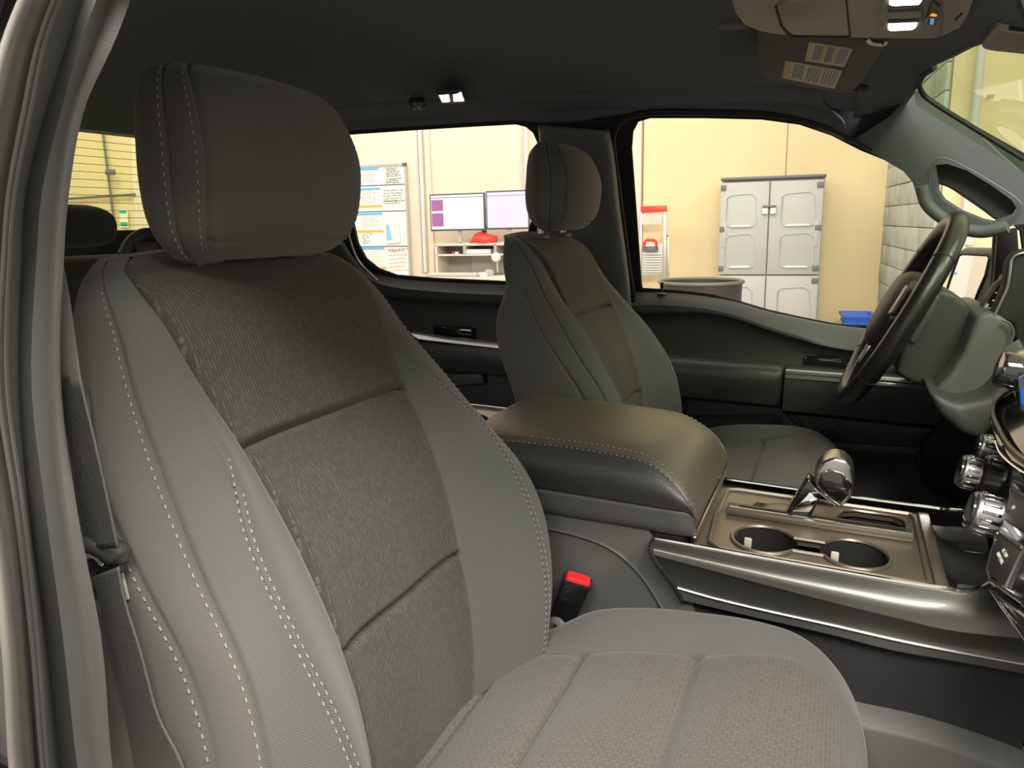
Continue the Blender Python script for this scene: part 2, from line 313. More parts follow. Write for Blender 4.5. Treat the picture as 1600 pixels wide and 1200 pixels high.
# ------------------------------------------------------------------ ring bodies (upholstery)
class Body:
    """closed-ring upholstery surface: rows of half profiles [(y, x), ...] front centre -> back centre; z per row.
       axis='z': rows stacked in z.  axis='x': rows stacked in x and profile is (y, z)."""
    def __init__(s, rows, axis='z', zdrop=0, off=(0, 0, 0)):
        s.K = []; s.axis = axis; s.off = np.array(off)
        for z, half in rows:
            full = list(half)+[(-y, x) for y, x in half[-2:0:-1]]
            if axis == 'z': s.K.append([(x, y, z-(zdrop(z)*y*y if zdrop else 0)) for y, x in full])
            else: s.K.append([(z, y, x) for y, x in full])
        s.K = np.array(s.K, float)+s.off; s.nr, s.nc = s.K.shape[:2]
    def P(s, r, c):
        r = min(max(r, 0), s.nr-1); i = min(int(r), s.nr-2); ks = [max(i-1, 0), i, i+1, min(i+2, s.nr-1)]
        return _seg(*[cr(s.K[k], c % s.nc, True) for k in ks], r-i)
    def grid(s, rs, cs, seams):
        A = np.array([[cr(s.K[i], c % s.nc, True) for c in cs] for i in range(s.nr)])
        G = np.array([cr(A, r) for r in rs])
        du = np.roll(G, -1, 1)-np.roll(G, 1, 1); dv = np.gradient(G, axis=0); N_ = np.cross(du, dv)
        N_ /= np.maximum(np.linalg.norm(N_, axis=2, keepdims=True), 1e-9)
        cen = G.mean(axis=(0, 1)); 
        if ((G-cen)*N_).sum() < 0: N_ = -N_
        R_, C_ = np.meshgrid(rs, cs, indexing='ij'); D = np.zeros_like(R_)
        for fn in seams: D += fn(R_, C_)
        s.G = G-N_*D[..., None]; s.N = N_; s.rs = np.array(rs); s.cs = np.array(cs)
        # uv in metres
        G2 = np.concatenate([G, G[:, :1]], axis=1); cu = np.concatenate([np.zeros((len(rs), 1)), np.cumsum(np.linalg.norm(np.diff(G2, axis=1), axis=2), axis=1)], axis=1)
        tot = cu[:, -1:]; au = cu[:, :-1]; au = np.where(np.array(cs)[None, :] > s.nc/2, au-tot, au)
        av = np.concatenate([[0], np.cumsum(np.linalg.norm(np.diff(G[:, 0], axis=0), axis=1))])
        s.UV = np.stack([au, np.repeat(av[:, None], len(cs), 1)], axis=2)
        return s
    def part(s, pred, name, m, parent, swap=False, capends=False, label=None):
        nr, nc = s.G.shape[:2]; idx = {}; V = []; U = []; F_ = []
        def g(i, j):
            k = (i, j)
            if k not in idx:
                idx[k] = len(V); V.append(s.G[i, j % nc]); u = s.UV[i, j % nc]; U.append((u[1], u[0]) if swap else (u[0], u[1]))
            return idx[k]
        for i in range(nr-1):
            for j in range(nc):
                r = (s.rs[i]+s.rs[i+1])/2; c2 = s.cs[j+1] if j < nc-1 else s.nc; c = (s.cs[j]+c2)/2
                if pred(r, c): F_.append((g(i, j), g(i, j+1), g(i+1, j+1), g(i+1, j)))
        if capends:
            F_.append(tuple(g(nr-1, j) for j in range(nc))); F_.append(tuple(g(0, j) for j in range(nc))[::-1])
        if not F_: return None
        mb = MB(); mb.v = [tuple(p) for p in V]; mb.f = F_; mb.uv = U
        return mb.build(name, m, parent, ang=60, label=label)
    def stitch(s, pts, name, parent, inset=.0, m='thread', n=80):
        """pts: list of (r, c)"""
        p = np.array([(a, b, 0) for a, b in pts], float); q = spl(p, n); Pw = []; Nw = []
        for r, c, _ in q:
            a = s.P(r, c); e = .02; t1 = s.P(r, c+e)-s.P(r, c-e); t2 = s.P(min(r+e, s.nr-1), c)-s.P(max(r-e, 0), c); nn = _n(np.cross(t1, t2))
            cen = s.K[int(round(r))].mean(axis=0)
            if nn.dot(a-cen) < 0: nn = -nn
            Pw.append(a+nn*.0004); Nw.append(nn)
        return Pw, Nw
def fine(ints, lo, hi, step, tight=(-.05, -.02, 0, .02, .05)):
    v = set(np.round(np.arange(lo, hi+1e-6, step), 4))
    for k in ints:
        v = {a for a in v if abs(a-k) > .06}
        for t in tight:
            if lo-1e-9 <= k+t <= hi+1e-9: v.add(round(k+t, 4))
    return sorted(v)
def cg(c0, depth, w=.03, r0=-9, r1=99):      # groove along a column
    return lambda R_, C_: depth*np.exp(-((C_-c0)/w)**2)*((R_ >= r0) & (R_ <= r1))
def rg(r0, depth, w=.05, cs=((0, 99),)):      # groove along a row
    def f(R_, C_):
        mk = np.zeros_like(C_)
        for a, b in cs: mk = np.maximum(mk, (C_ >= a) & (C_ <= b))
        return depth*np.exp(-((R_-r0)/w)**2)*mk
    return f
#@@PARTS
# ================================================================== STRUCTURE: cabin shell
def struct(o): o['kind'] = 'structure'; return o
def rev(l): return list(l)[::-1]
# --- floor and transmission hump
mb = MB(); mb.box((-.1, 0, .06), (2.6, 1.5, .04)); struct(mb.build('floor', 'carpet', ang=30))
# --- headliner: sagging cloth between the side rails, raised middle panel
xs = [-1.08, -1.0, -.85, -.6, -.45, -.3, -.1, .1, .25, .33, .42, .50, .565]
ys = [-.675, -.655, -.62, -.56, -.42, -.2, 0, .2, .42, .50, .56, .60, .62]
def hz(x, y):
    zc = 1.300+.012*math.exp(-((x+.35)/.35)**2)
    if x < -.6: zc -= .30*(abs(x)-.6)**2+.02*(abs(x)-.6)
    if x > .40: zc -= .18*(x-.40)
    a = max(0, abs(y)-.42)
    zc -= (1.2 if y < 0 else .75)*a*a+.04*a
    if -.42 < x < -.08 and abs(y) < .5: zc += .012
    if x > .30 and abs(y) < .16: zc -= .004
    return zc
L_ = [[(x, y, hz(x, y)) for y in ys] for x in xs]
struct(loft(L_, 60, 3).build('ceiling', 'liner', ang=80, solid=.004))
L_ = [[(x, y, hz(x, max(-.62, min(.6, y)))+.03-((.005 if y > 0 else .07)*((abs(y)-.6)/.09)**2 if abs(y) > .6 else 0)) for y in (-.69, -.665, -.63, -.5, -.25, 0, .25, .5, .63, .665, .69)] for x in (-1.09, -.9, -.6, -.3, 0, .3, .45, .53)]
struct(loft(L_, 40, 3).build('roof_panel', 'paint', ang=80, solid=.004))['label'] = 'grey painted outer roof panel above the dark headliner'
# --- driver side body plate: window openings in one inclined plane
def lp(px, n=0, y0=.80): return [side(u, v, y0) for u, v in px]
fw = [(985, 232), (987, 205), (996, 188), (1016, 182), (1100, 182), (1190, 184), (1250, 192), (1300, 209), (1345, 232), (1390, 250), (1440, 262), (1500, 285), (1560, 325), (1596, 360)]
fw_low = [(1610, 470), (1540, 517), (1480, 518), (1370, 515), (1300, 507), (1250, 497), (1200, 486), (1150, 471), (1110, 461), (1060, 455), (1003, 452), (1000, 440), (993, 340)]
front_hole = lp(fw+fw_low)
rw = [(470, 216), (550, 208), (650, 201), (750, 195), (806, 192), (822, 196), (834, 206), (841, 222), (842, 260), (836, 330), (806, 430), (790, 441), (770, 440), (680, 436), (620, 431), (590, 420), (570, 404), (557, 380), (548, 340)]
rear_hole = lp(rw)
def inc(x, z, y0=.80): return (x, y0-TUM*(z-.87), z)
outer = [inc(-1.05, .80), inc(-1.05, 1.30), inc(.55, 1.30), inc(.70, 1.235), inc(.90, 1.12), inc(1.10, .98), inc(1.10, .80)]
plate('trim_1', outer, [front_hole, rear_hole], (0, .014, 0), 'rubber')['kind'] = 'structure'
# glass panes, with a dark run channel round them
off = np.array((0, .018, 0))
for nm, lpp in (('window_1', front_hole), ('window_2', rear_hole)):
    mb = MB(); mb.add([p+off for p in lpp], [tuple(range(len(lpp)))]); o = struct(mb.build(nm, 'g_side', smooth=False))
    mb = MB(); mb.tube([p+off*.15 for p in lpp], .0036, 6, closed=True); mb.build('seal', 'rubber', o)
# headliner edge roll meeting the window tops
top = [side(u, v-4) for u, v in [(430, 220), (550, 209), (650, 202), (750, 196), (806, 193), (850, 196), (900, 196), (960, 186), (1016, 180), (1100, 180), (1190, 182), (1250, 190), (1290, 203), (1318, 216)]]
l1 = [p+np.array((0, -.018, 0)) for p in top]
l2 = [p+np.array((0, -.04, .02)) for p in top]
cx = lambda x: x if x < .45 else .45+(x-.45)*.45
l3 = [np.array((cx(p[0]), .60, hz(cx(p[0]), .60)-.004)) for p in top]
l4 = [np.array((cx(p[0])-.004, .55, hz(cx(p[0]), .55)-.001)) for p in top]
struct(loft([l1, l2, l3, l4], 50, 4).build('trim_2', 'liner', ang=80, solid=.004))
# --- driver B pillar
def yl(pts, y0): return [side(u, v, y0) for u, v in pts]
bp = loft([yl([(842, 196), (846, 260), (842, 330), (838, 430), (845, 600)], .74),
           yl([(850, 196), (852, 260), (850, 330), (850, 430), (860, 600)], .715),
           yl([(935, 203), (940, 230), (946, 330), (958, 430), (975, 600)], .715),
           yl([(944, 204), (951, 230), (962, 330), (976, 430), (990, 600)], .725),
           yl([(950, 200), (957, 235), (968, 330), (981, 430), (996, 600)], .75)], 20, 3)
struct(bp.build('trim_3', 'pill', ang=60, solid=.004))
# weather seal beside it, following the front door opening
seal = yl([(996, 600), (990, 470), (980, 400), (971, 330), (960, 245), (958, 215), (966, 195), (985, 182), (1020, 176), (1100, 176), (1200, 179), (1280, 196), (1345, 224), (1390, 248)], .768)
mb = MB(); mb.tube(spl(seal, 60), [.0055 if k < 40 else .0055-.00018*(k-40) for k in range(60)], 8, flat=1.2); struct(mb.build('trim_4', 'rubber'))
# --- driver door lining
D = bpy.data.objects.new('door_1', None); COL.objects.link(D); D['kind'] = 'structure'; D.location = (.4, .80, .6)
Ub = [(985, 455), (1040, 455), (1100, 461), (1150, 471), (1200, 486), (1250, 497), (1300, 507), (1370, 514), (1480, 517), (1640, 515)]
def dn(dv, y): return [ay(u, v+d_, y) for (u, v), d_ in zip(Ub, dv if hasattr(dv, '__len__') else [dv]*10)]
la = dn(0, .815); la2 = dn(2, .80); lb = dn([14, 14, 14, 15, 16, 20, 25, 27, 27, 27], .778)
lb2 = dn([22, 22, 21, 22, 24, 28, 34, 36, 36, 36], .770)
lc = dn([34, 34, 28, 28, 30, 34, 36, 38, 38, 38], .768); lc2 = dn([38, 38, 31, 31, 33, 37, 39, 41, 41, 41], .778)
x0, x1 = la[0][0], la[-1][0]
def row(z, y, n=10): return [(x0+(x1-x0)*k/(n-1), y, z) for k in range(n)]
loft([la, la2, lb, lb2], 60, 3).build('door_top', 'pill', D, ang=70)
loft([lb2, lc, lc2, dn([60, 60, 55, 50, 50, 52, 52, 54, 54, 54], .785), row(.725, .785), row(.70, .78)], 60, 2).build('upper_panel', 'plas', D, ang=70)
loft([row(.70, .78), row(.62, .775), row(.60, .76), row(.50, .77), row(.42, .74), row(.38, .70), row(.15, .70)], 40, 3).build('lower_panel', 'plas', D, ang=70)
# arm rest pad + switch pod
def prof_x(prof, xs_): return rings([[(x, y, z) for y, z in prof] for x in xs_])
arm = [(.79, .715), (.73, .722), (.705, .719), (.692, .708), (.689, .690), (.692, .665), (.70, .635), (.79, .60)]
A1 = []
for x, k in ((.02, 1), (.43, 1), (.438, .96), (.4435, .85)): A1.append([(x, .75+(y-.75)*k, .67+(z-.67)*k) for y, z in arm])
rings(A1).build('armrest', 'vinyls', D, ang=50)
arm2 = [(.79, .712), (.735, .716), (.705, .716), (.694, .710), (.690, .690), (.692, .665), (.70, .625), (.79, .59)]
rings([[(x, y, z) for y, z in arm2] for x in (.447, .60, .86)]).build('switch_pod', 'plas', D, ang=50)
mb = MB(); mb.poly([(.447, .7, .716), (.86, .7, .716), (.86, .688, .700), (.447, .688, .700)], (0, .012, .002), .002); mb.build('pod_trim', 'silver', D)
mb = MB(); mb.box((.535, .780, .728), (.11, .012, .018), bev=.005); mb.build('door_handle', 'piano', D)
# map pocket lid + speaker grille
pk = [(1232, 637), (1345, 638), (1308, 668), (1275, 676), (1262, 674)]
mb = MB(); mb.poly([ay(u, v, .752) for u, v in pk], (0, .015, 0), .004); mb.build('map_pocket', 'plas2', D)
pk = [(1072, 622), (1220, 636), (1237, 658), (1258, 682), (1275, 690), (1440, 700), (1440, 712), (1270, 704), (1246, 694), (1222, 662), (1212, 650), (1072, 650)]
mb = MB(); mb.poly([ay(u, v, .750) for u, v in pk], (0, .02, 0), .004); mb.build('pocket_rim', 'plas2', D)
pk = [(1430, 718), (1490, 648), (1560, 650), (1530, 745), (1445, 750)]
mb = MB(); mb.poly([ay(u, v, .70) for u, v in pk], (0, .03, 0), .008); mb.build('speaker_grille', 'plas', D)
# lock pin
mb = MB(); p = ay(1034, 456, .79); mb.lathe([(.0045, -.01), (.0045, .0), (.0025, .003), (.0025, .012), (.004, .015), (.004, .024), (.002, .027)], p-np.array((0, 0, .004)), (0, 0, 1), 14); mb.build('lock_pin', 'rubber', D)
mb = MB(); mb.lathe([(.012, 0), (.011, .002), (.006, .003)], p-np.array((0, 0, .005)), (0, 0, 1), 18); mb.build('pin_collar', 'pill', D)
# --- rear door lining
D2 = bpy.data.objects.new('door_2', None); COL.objects.link(D2); D2['kind'] = 'structure'; D2.location = (-.45, .80, .6)
Ur = [(520, 330), (545, 375), (555, 396), (572, 415), (590, 426), (620, 434), (680, 440), (740, 443), (800, 445), (850, 447)]
def dr(dv, y): return [ay(u-d_*.25, v+d_, y) for (u, v), d_ in zip(Ur, dv)]
la = dr([0]*10, .80); lb = dr([14, 14, 12, 10, 10, 10, 10, 11, 11, 11], .785); lb2 = dr([20, 20, 17, 15, 15, 15, 15, 16, 16, 16], .772); lc = dr([40, 38, 34, 32, 30, 29, 28, 28, 28, 28], .772)
loft([la, lb, lb2], 40, 3).build('door_top', 'pill', D2, ang=70)
def rr(z, y, n=10): return [(-.98+.90*k/(n-1), y, z) for k in range(n)]
loft([lb2, lc, rr(.80, .785), rr(.722, .78), rr(.70, .775), rr(.60, .765), rr(.50, .765), rr(.12, .74)], 40, 3).build('door_panel', 'plas', D2, ang=70)
arr = [(.79, .712), (.72, .716), (.70, .712), (.695, .70), (.695, .67), (.70, .645), (.79, .62)]
rings([[(x, y, z) for y, z in arr] for x in (-.95, -.5, -.20)]).build('armrest', 'vinyls', D2, ang=50)
mb = MB(); mb.poly([ay(640, 520, .72), ay(700, 529, .72), ay(785, 537, .72), ay(785, 545, .70), ay(700, 536, .70), ay(652, 530, .70)], (0, .02, .002), .0025); mb.build('armrest_trim', 'silver', D2)
mb = MB(); mb.box((-.40, .77, .735), (.12, .02, .03), bev=.006); mb.build('door_handle', 'piano', D2)
mb = MB(); mb.poly([ay(u, v, .745) for u, v in [(690, 585), (752, 583), (757, 600), (700, 605)]], (0, .02, 0), .006); mb.build('map_pocket', 'plas2', D2)
# --- C pillar trim strips behind the rear door window
for (pts, m, w) in (([(530, 375), (545, 400), (556, 415), (575, 440)], 'pill', .008), ([(540, 350), (552, 390), (562, 410), (590, 438)], 'brush', .003)):
    mb = MB(); mb.tube(spl(yl(pts, .775), 12), w, 8); struct(mb.build('trim_5' if m == 'pill' else 'trim_6', m))
# --- A pillar with grab handle, driver side
def apl(u, v, k=0): return pln(u, v, (.67, .655+k, 1.09), (.30, .92, .26))
Ao = [(1325, 222), (1345, 229), (1390, 255), (1412, 268), (1426, 285), (1432, 305), (1450, 330), (1480, 348), (1504, 362), (1530, 367), (1560, 362), (1584, 352), (1640, 345), (1680, 300), (1640, 272), (1600, 250), (1560, 224), (1510, 193), (1470, 168), (1445, 150), (1438, 138), (1420, 150), (1390, 182), (1350, 208)]
hole = [(1464, 284), (1500, 306), (1530, 328), (1552, 343), (1556, 347), (1548, 346), (1520, 337), (1490, 324), (1468, 305), (1462, 292)]
hole = [(1462, 258), (1480, 256), (1510, 266), (1550, 290), (1580, 312), (1588, 325), (1580, 336), (1560, 344), (1550, 348), (1535, 345), (1500, 331), (1474, 314), (1464, 300)]
o = plate('trim_7', [apl(u, v) for u, v in Ao], [[apl(u, v) for u, v in hole]], (.006, .022, .004), 'ap'); struct(o)
# raised handle surround and grip
def loop(px, k): return [apl(u, v, k) for u, v in px]
gr_o = spl(loop([(1462, 250), (1475, 247), (1510, 262), (1550, 285), (1590, 312), (1597, 322), (1585, 336), (1565, 350), (1545, 358), (1510, 352), (1480, 336), (1458, 315), (1452, 290), (1456, 262)], -.012), 50, True)
mb = MB(); mb.tube(gr_o, .0016, 6, closed=True); h_ = mb.build('grab_handle', 'ap', o)
gi = [(1466, 252), (1500, 262), (1540, 287), (1578, 312), (1588, 325), (1575, 335), (1560, 343), (1540, 330), (1510, 309), (1478, 290), (1462, 280), (1460, 262)]
lp1 = spl(loop([(1462, 262), (1500, 275), (1540, 300), (1575, 325)], -.012), 14); lp2 = spl(loop([(1463, 284), (1500, 305), (1530, 325), (1556, 344)], .004), 14)
rec = loft([spl(loop([(1458, 256), (1480, 253), (1510, 263), (1550, 287), (1584, 311), (1592, 326)], .004), 14), spl(loop([(1456, 268), (1480, 265), (1512, 279), (1548, 303), (1578, 327), (1590, 336)], .028), 14), spl(loop([(1456, 286), (1478, 291), (1510, 311), (1540, 332), (1558, 344), (1586, 342)], .026), 14)], 24, 5)
rec.build('handle_recess', 'plas', h_, ang=80, solid=.002)
mb = MB(); mb.tube(spl(loop([(1440, 290), (1448, 318), (1475, 342), (1505, 357), (1535, 362), (1575, 354)], -.012), 30), .012, 10); mb.build('grip', 'ap', h_)
# windshield black band and glass
ws = [(1600, 249), (1560, 224), (1510, 193), (1470, 168), (1445, 150), (1437, 136), (1441, 120), (1460, 106), (1490, 92), (1530, 72), (1570, 57), (1620, 46)]
def wsp(u, v, k=0): return pln(u, v, (.70, .45, 1.20), (.62, .06, .78))
wo = [wsp(u, v) for u, v in ws]
mb = MB(); mb.tube(spl(wo[:8], 40), .0042, 8); struct(mb.build('trim_8', 'rubber'))
gl = [wsp(u, v, .012) for u, v in [(1720, 345), (1432, 165), (1420, 110), (1480, 76), (1560, 40), (1640, 15), (1900, 10), (1900, 400)]]
mb = MB(); mb.add(gl, [tuple(range(8))]); struct(mb.build('window_4', 'g_front', smooth=False))
# front header: headliner going down to the windshield edge
e1 = [wsp(u, v-2) for u, v in [(1390, 190), (1425, 152), (1437, 128), (1441, 112), (1462, 100), (1490, 87), (1530, 68), (1570, 53), (1640, 36), (1760, 20)]]
e0 = [np.array((.535, y, hz(.535, y)-.003)) for y in (.64, .61, .57, .53, .47, .40, .3, .15, -.05, -.3)]
kk = np.array((1, -1, 1.)); e0 = e0[:8]+[e0[k]*kk for k in (7, 6, 5, 4, 3, 2, 1, 0)]; e1 = e1[:9]; e1c = list(e1[:7])+[np.array((.699, .012, 1.236))]; e1 = e1c+[p*kk for p in e1c[::-1]]
struct(loft([e0, [(a+b)/2+np.array((.01, 0, .006)) for a, b in zip(e0, e1)], e1], 40, 4).build('trim_9', 'liner', ang=80, solid=.004))
mb = MB(); mb.tube(spl(e1[2:14], 60), .0035, 6); struct(mb.build('trim_10', 'plas'))
# --- rear wall of the cab and rear window
rwz = lambda y: 0
rh = [(-1.05, -.62, 1.00), (-1.05, .62, 1.00), (-1.03, .60, 1.215), (-1.03, .57, 1.238), (-1.03, -.57, 1.238), (-1.03, -.60, 1.215)]
ro = [(-1.06, -.80, .10), (-1.06, .80, .10), (-1.06, .80, .90), (-1.02, .68, 1.30), (-1.02, -.68, 1.30), (-1.06, -.80, .90)]
ro = [(-1.05+.0833*max(0, p[2]-1.0), p[1], p[2]) for p in ro]; rh = [(-1.05+.0833*(p[2]-1.0), p[1], p[2]) for p in rh]
struct(plate('wall_back', ro, [rh], (-.03, 0, 0), 'liner'))
mb = MB(); mb.add([(p[0]-.032, p[1], p[2]) for p in rh], [tuple(range(6))]); w3 = struct(mb.build('window_3', 'g_rear', smooth=False))
for k in range(14):
    z = 1.012+k*.0172; x = -1.05+.0833*(z-1)-.028; mb = MB(); mb.box((x, 0, z), (.001, 1.16, .0011)); mb.build('heating_wire', 'amber' if False else 'plas2', w3, smooth=False)
# passenger side behind the B pillar
mir = lambda P_: [(p[0], -p[1], p[2]) for p in P_]
ou = [inc(-1.05, .30), inc(-1.05, 1.30), inc(-.0, 1.30), inc(-.0, .30)]
hh = [inc(-.85, .90), inc(-.85, 1.20), inc(-.8, 1.24), inc(-.2, 1.25), inc(-.16, 1.20), inc(-.16, .9)]
struct(plate('wall_right', mir(ou), [mir(hh)], (0, -.03, 0), 'plas'))
ou = [inc(-1.05, .1), inc(-1.05, .88), inc(1.1, .88), inc(1.1, .1)]
mb = MB(); mb.box((0, .87, .40), (2.2, .03, .70)); struct(mb.build('wall_left', 'plas'))
mb = MB(); mb.tube(spl([(x, -.682, hz(x, -.675)+.002) for x in (-1.05, -.6, -.2, .1, .3, .45, .56)], 40), .009, 8); struct(mb.build('trim_11', 'rubber'))
# --- near B pillar (passenger side): nested strips of trim, seals and painted jamb
def sn(u, v, y0):
    return pln(u, v, (0, -y0, .87), (0, -1, TUM)) if v < 420 else ay(u, v, -y0)
vs_ = [-60, 60, 170, 300, 400, 600, 800, 1000, 1200, 1300]
def bl(us, y0): 
    out = []
    for u, v in zip(us, vs_):
        p = ay(u, v, -y0); z = p[2]
        if z > .9:
            for _ in range(6): p = ay(u, v, -(y0-TUM*(max(p[2], .9)-.9)))
        out.append(p)
    return out
R0 = bl([222, 178, 128, 104, 96, 91, 117, 155, 172, 190], .745)
R1 = bl([195, 152, 112, 90, 82, 80, 100, 136, 155, 172], .750)
R2 = bl([175, 128, 96, 66, 58, 50, 72, 100, 122, 138], .765)
R3 = bl([150, 108, 72, 40, 34, 30, 46, 72, 92, 108], .762)
R4 = bl([112, 66, 42, 16, 8, 4, 30, 52, 68, 80], .785)
R5 = bl([104, 58, 34, 10, 2, -6, 22, 46, 63, 75], .80)
R6 = bl([100, 54, 30, 6, -2, -10, 18, 40, 55, 66], .80)
R7 = bl([96, 50, 26, 2, -8, -18, 14, 32, 48, 60], .82)
R8 = bl([60, 10, -20, -50, -60, -80, -20, 8, 20, 30], .86)
R00 = [p+np.array((-.02, .003, 0)) for p in R0]
R000 = [p+np.array((-.12, .01, 0)) for p in R00]
struct(loft([R000, R00, R0, R1, R2, R3, R4, R5], 40, 3).build('trim_12', 'pill', ang=60, solid=.003))
struct(loft([R5, R6, R7], 40, 3).build('trim_13', 'rubber', ang=60, solid=.003))
struct(loft([R7, R8], 40, 3).build('trim_14', 'paint', ang=60, solid=.003))
mb = MB(); mb.tube(spl(R4, 40), .003, 8); struct(mb.build('trim_15', 'pill'))
# ================================================================== FRONT SEATS
def make_seat():
    S_ = empty('front_seat', (.2, -.44, .06), 'nearest front seat in grey cloth, filling the left half of the view', 'car seat', 'front seats')
    yc = (0, -.44, 0)
    rows = [
     (.42, [(0, .180), (.10, .185), (.165, .228), (.232, .205), (.248, .14), (.235, .07), (0, .06)]),
     (.50, [(0, .194), (.100, .199), (.178, .248), (.244, .205), (.262, .15), (.24, .07), (0, .06)]),
     (.60, [(0, .190), (.104, .195), (.186, .253), (.254, .224), (.270, .18), (.25, .060), (0, .045)]),
     (.675, [(0, .174), (.108, .179), (.195, .237), (.252, .221), (.268, .19), (.25, .05), (0, .035)]),
     (.735, [(0, .153), (.113, .158), (.200, .210), (.242, .199), (.258, .165), (.245, .03), (0, .00)]),
     (.80, [(0, .123), (.120, .130), (.194, .168), (.226, .146), (.25, .115), (.235, .0), (0, -.02)]),
     (.854, [(0, .095), (.127, .101), (.168, .122), (.211, .105), (.238, .072), (.222, -.012), (0, -.035)]),
     (.91, [(0, .066), (.137, .068), (.160, .072), (.193, .062), (.213, .038), (.197, -.004), (0, -.05)]),
     (.955, [(0, .046), (.143, .046), (.160, .046), (.181, .038), (.195, .016), (.172, -.022), (0, -.055)]),
     (.99, [(0, .020), (.145, .020), (.158, .018), (.168, .012), (.176, -.004), (.15, -.032), (0, -.06)]),
     (1.004, [(0, .000), (.138, .000), (.15, -.002), (.154, -.006), (.155, -.018), (.138, -.036), (0, -.055)]),
     (1.009, [(0, -.025), (.11, -.025), (.125, -.026), (.13, -.028), (.13, -.036), (.12, -.046), (0, -.05)]),
    ]
    B = Body(rows, 'z', lambda z: .45*max(0, min(1, (z-.93)/.07)), yc)
    rs = fine([3, 6], 0, 11, .125, (-.12, -.06, -.03, 0, .03, .06, .12)); cs = [c for c in fine([1, 2, 3, 4, 8, 9, 10, 11], 0, 12, .11, (-.12, -.05, -.02, 0, .02, .05, .12)) if c < 11.999]
    seams = [cg(1, .0024, .03), cg(11, .0024, .03), cg(2, .003, .025, 0, 6.3), cg(10, .003, .025, 0, 6.3), cg(3, .0035, .045), cg(9, .0035, .045), cg(4, .003, .06, 0, 7), cg(8, .003, .06, 0, 7),
             rg(6, .013, .045, ((0, 1), (11, 12))), rg(3, .013, .045, ((0, 1), (11, 12)))]
    # soft swell of the insert panels between their seams
    seams.append(lambda R_, C_: -.006*np.maximum(0, np.sin(np.pi*np.clip((R_-3)/3, 0, 1)))*((C_ < 1)|(C_ > 11))-.008*np.maximum(0, np.sin(np.pi*np.clip((R_-6)/3.5, 0, 1)))*((C_ < 1)|(C_ > 11)))
    B.grid(rs, cs, seams)
    inn = lambda c: c < 1 or c > 11
    B.part(lambda r, c: inn(c) and r > 6, 'upper_insert', 'ins', S_)
    B.part(lambda r, c: inn(c) and 3 < r < 6, 'middle_insert', 'ins', S_)
    B.part(lambda r, c: inn(c) and r < 3, 'lower_insert', 'ins', S_)
    B.part(lambda r, c: 1 < c < 3, 'side_bolster', 'cloth', S_); B.part(lambda r, c: 9 < c < 11, 'side_bolster', 'cloth', S_)
    B.part(lambda r, c: 3 < c < 5, 'side_panel', 'side', S_); B.part(lambda r, c: 7 < c < 9, 'side_panel', 'side', S_)
    B.part(lambda r, c: 5 < c < 7, 'back_panel', 'side', S_)
    # close the crown
    top = MB(); g = [B.P(11, c) for c in cs]; top.add(g, [tuple(range(len(g)))]); top.build('crown_cap', 'ins', S_)
    def st(body, paths, nm='stitching'):
        if body is not B: nm = 'headrest_stitching'
        mb = MB()
        for pth in paths:
            Pw, Nw = body.stitch(pth, nm, S_); d = dashes(Pw, Nw); mb.add(d.v, d.f)
        mb.build(nm, 'thread', S_, smooth=False, recalc=False, kind='stuff')
    for s in (1, -1):
        c_ = (lambda c: c) if s > 0 else (lambda c: 12-c)
        st(B, [[(r, c_(3.14)) for r in (0, 1, 2, 3, 4, 5, 6, 7, 8, 8.6, 9.2)]])
        st(B, [[(r, c_(4.045)) for r in (.4, 1, 2, 3, 4, 5, 6, 6.8)]])
        a = [(6.22, 1.03), (6.12, 1.4), (5.8, 1.80), (5.3, 1.93), (5, 1.95), (4, 1.96), (3, 1.96), (2, 1.96), (1, 1.96), (.2, 1.96)]
        b = [(6.36, 1.03), (6.28, 1.45), (6.02, 1.90), (5.5, 2.07), (5, 2.08), (4, 2.08), (3, 2.08), (2, 2.08), (1, 2.08), (.2, 2.08)]
        st(B, [[(r, c_(c)) for r, c in a], [(r, c_(c)) for r, c in b]])
    # ---------------- head rest
    def hr(xc, w, f, t, sd): return [(0, xc+f+.004), (w*.84, xc+f-.018*f/.083), (w*.955, xc+f-.042*f/.083), (w, xc+f-.066*f/.083), (w*.88, xc-.002), (w*.55, xc-t+.018), (0, xc-t+.014)]
    H = [(1.000, hr(.012, .085, .022, .020, 1)), (1.004, hr(.010, .102, .038, .034, 1)), (1.016, hr(.006, .116, .058, .042, 1)), (1.035, hr(.002, .1245, .074, .046, 1)),
         (1.065, hr(.0, .128, .083, .048, 1)), (1.095, hr(-.000, .1275, .083, .047, 1)), (1.125, hr(-.002, .122, .074, .044, 1)), (1.146, hr(-.002, .114, .060, .040, 1)), (1.157, hr(-.000, .104, .044, .034, 1)), (1.163, hr(-.000, .085, .028, .026, 1)), (1.1655, hr(-.000, .04, .012, .012, 1))]
    H = [(z, h) for z, h in H]
    Hb = Body(H, 'z', lambda z: .12*max(0, (z-1.0)/.17), yc)
    rs = fine([2], 0, 10, .16, (-.25, -.1, 0, .1, .25)); cs = [c for c in fine([1, 2, 10, 11], 0, 12, .12, (-.1, -.04, 0, .04, .1)) if c < 11.999]
    Hb.grid(rs, cs, [cg(1, .003, .04, 1.6), cg(11, .003, .04, 1.6), cg(2, .0028, .06), cg(10, .0028, .06), rg(2, .003, .12, ((0, 1.05), (10.95, 12)))])
    Hb.part(lambda r, c: (c < 1 or c > 11) and r > 2, 'headrest_face', 'head', S_)
    Hb.part(lambda r, c: (1 < c < 2 or 10 < c < 11) or ((c < 1 or c > 11) and r < 2), 'headrest_border', 'head', S_)
    Hb.part(lambda r, c: 2 < c < 10, 'headrest_shell', 'head', S_)
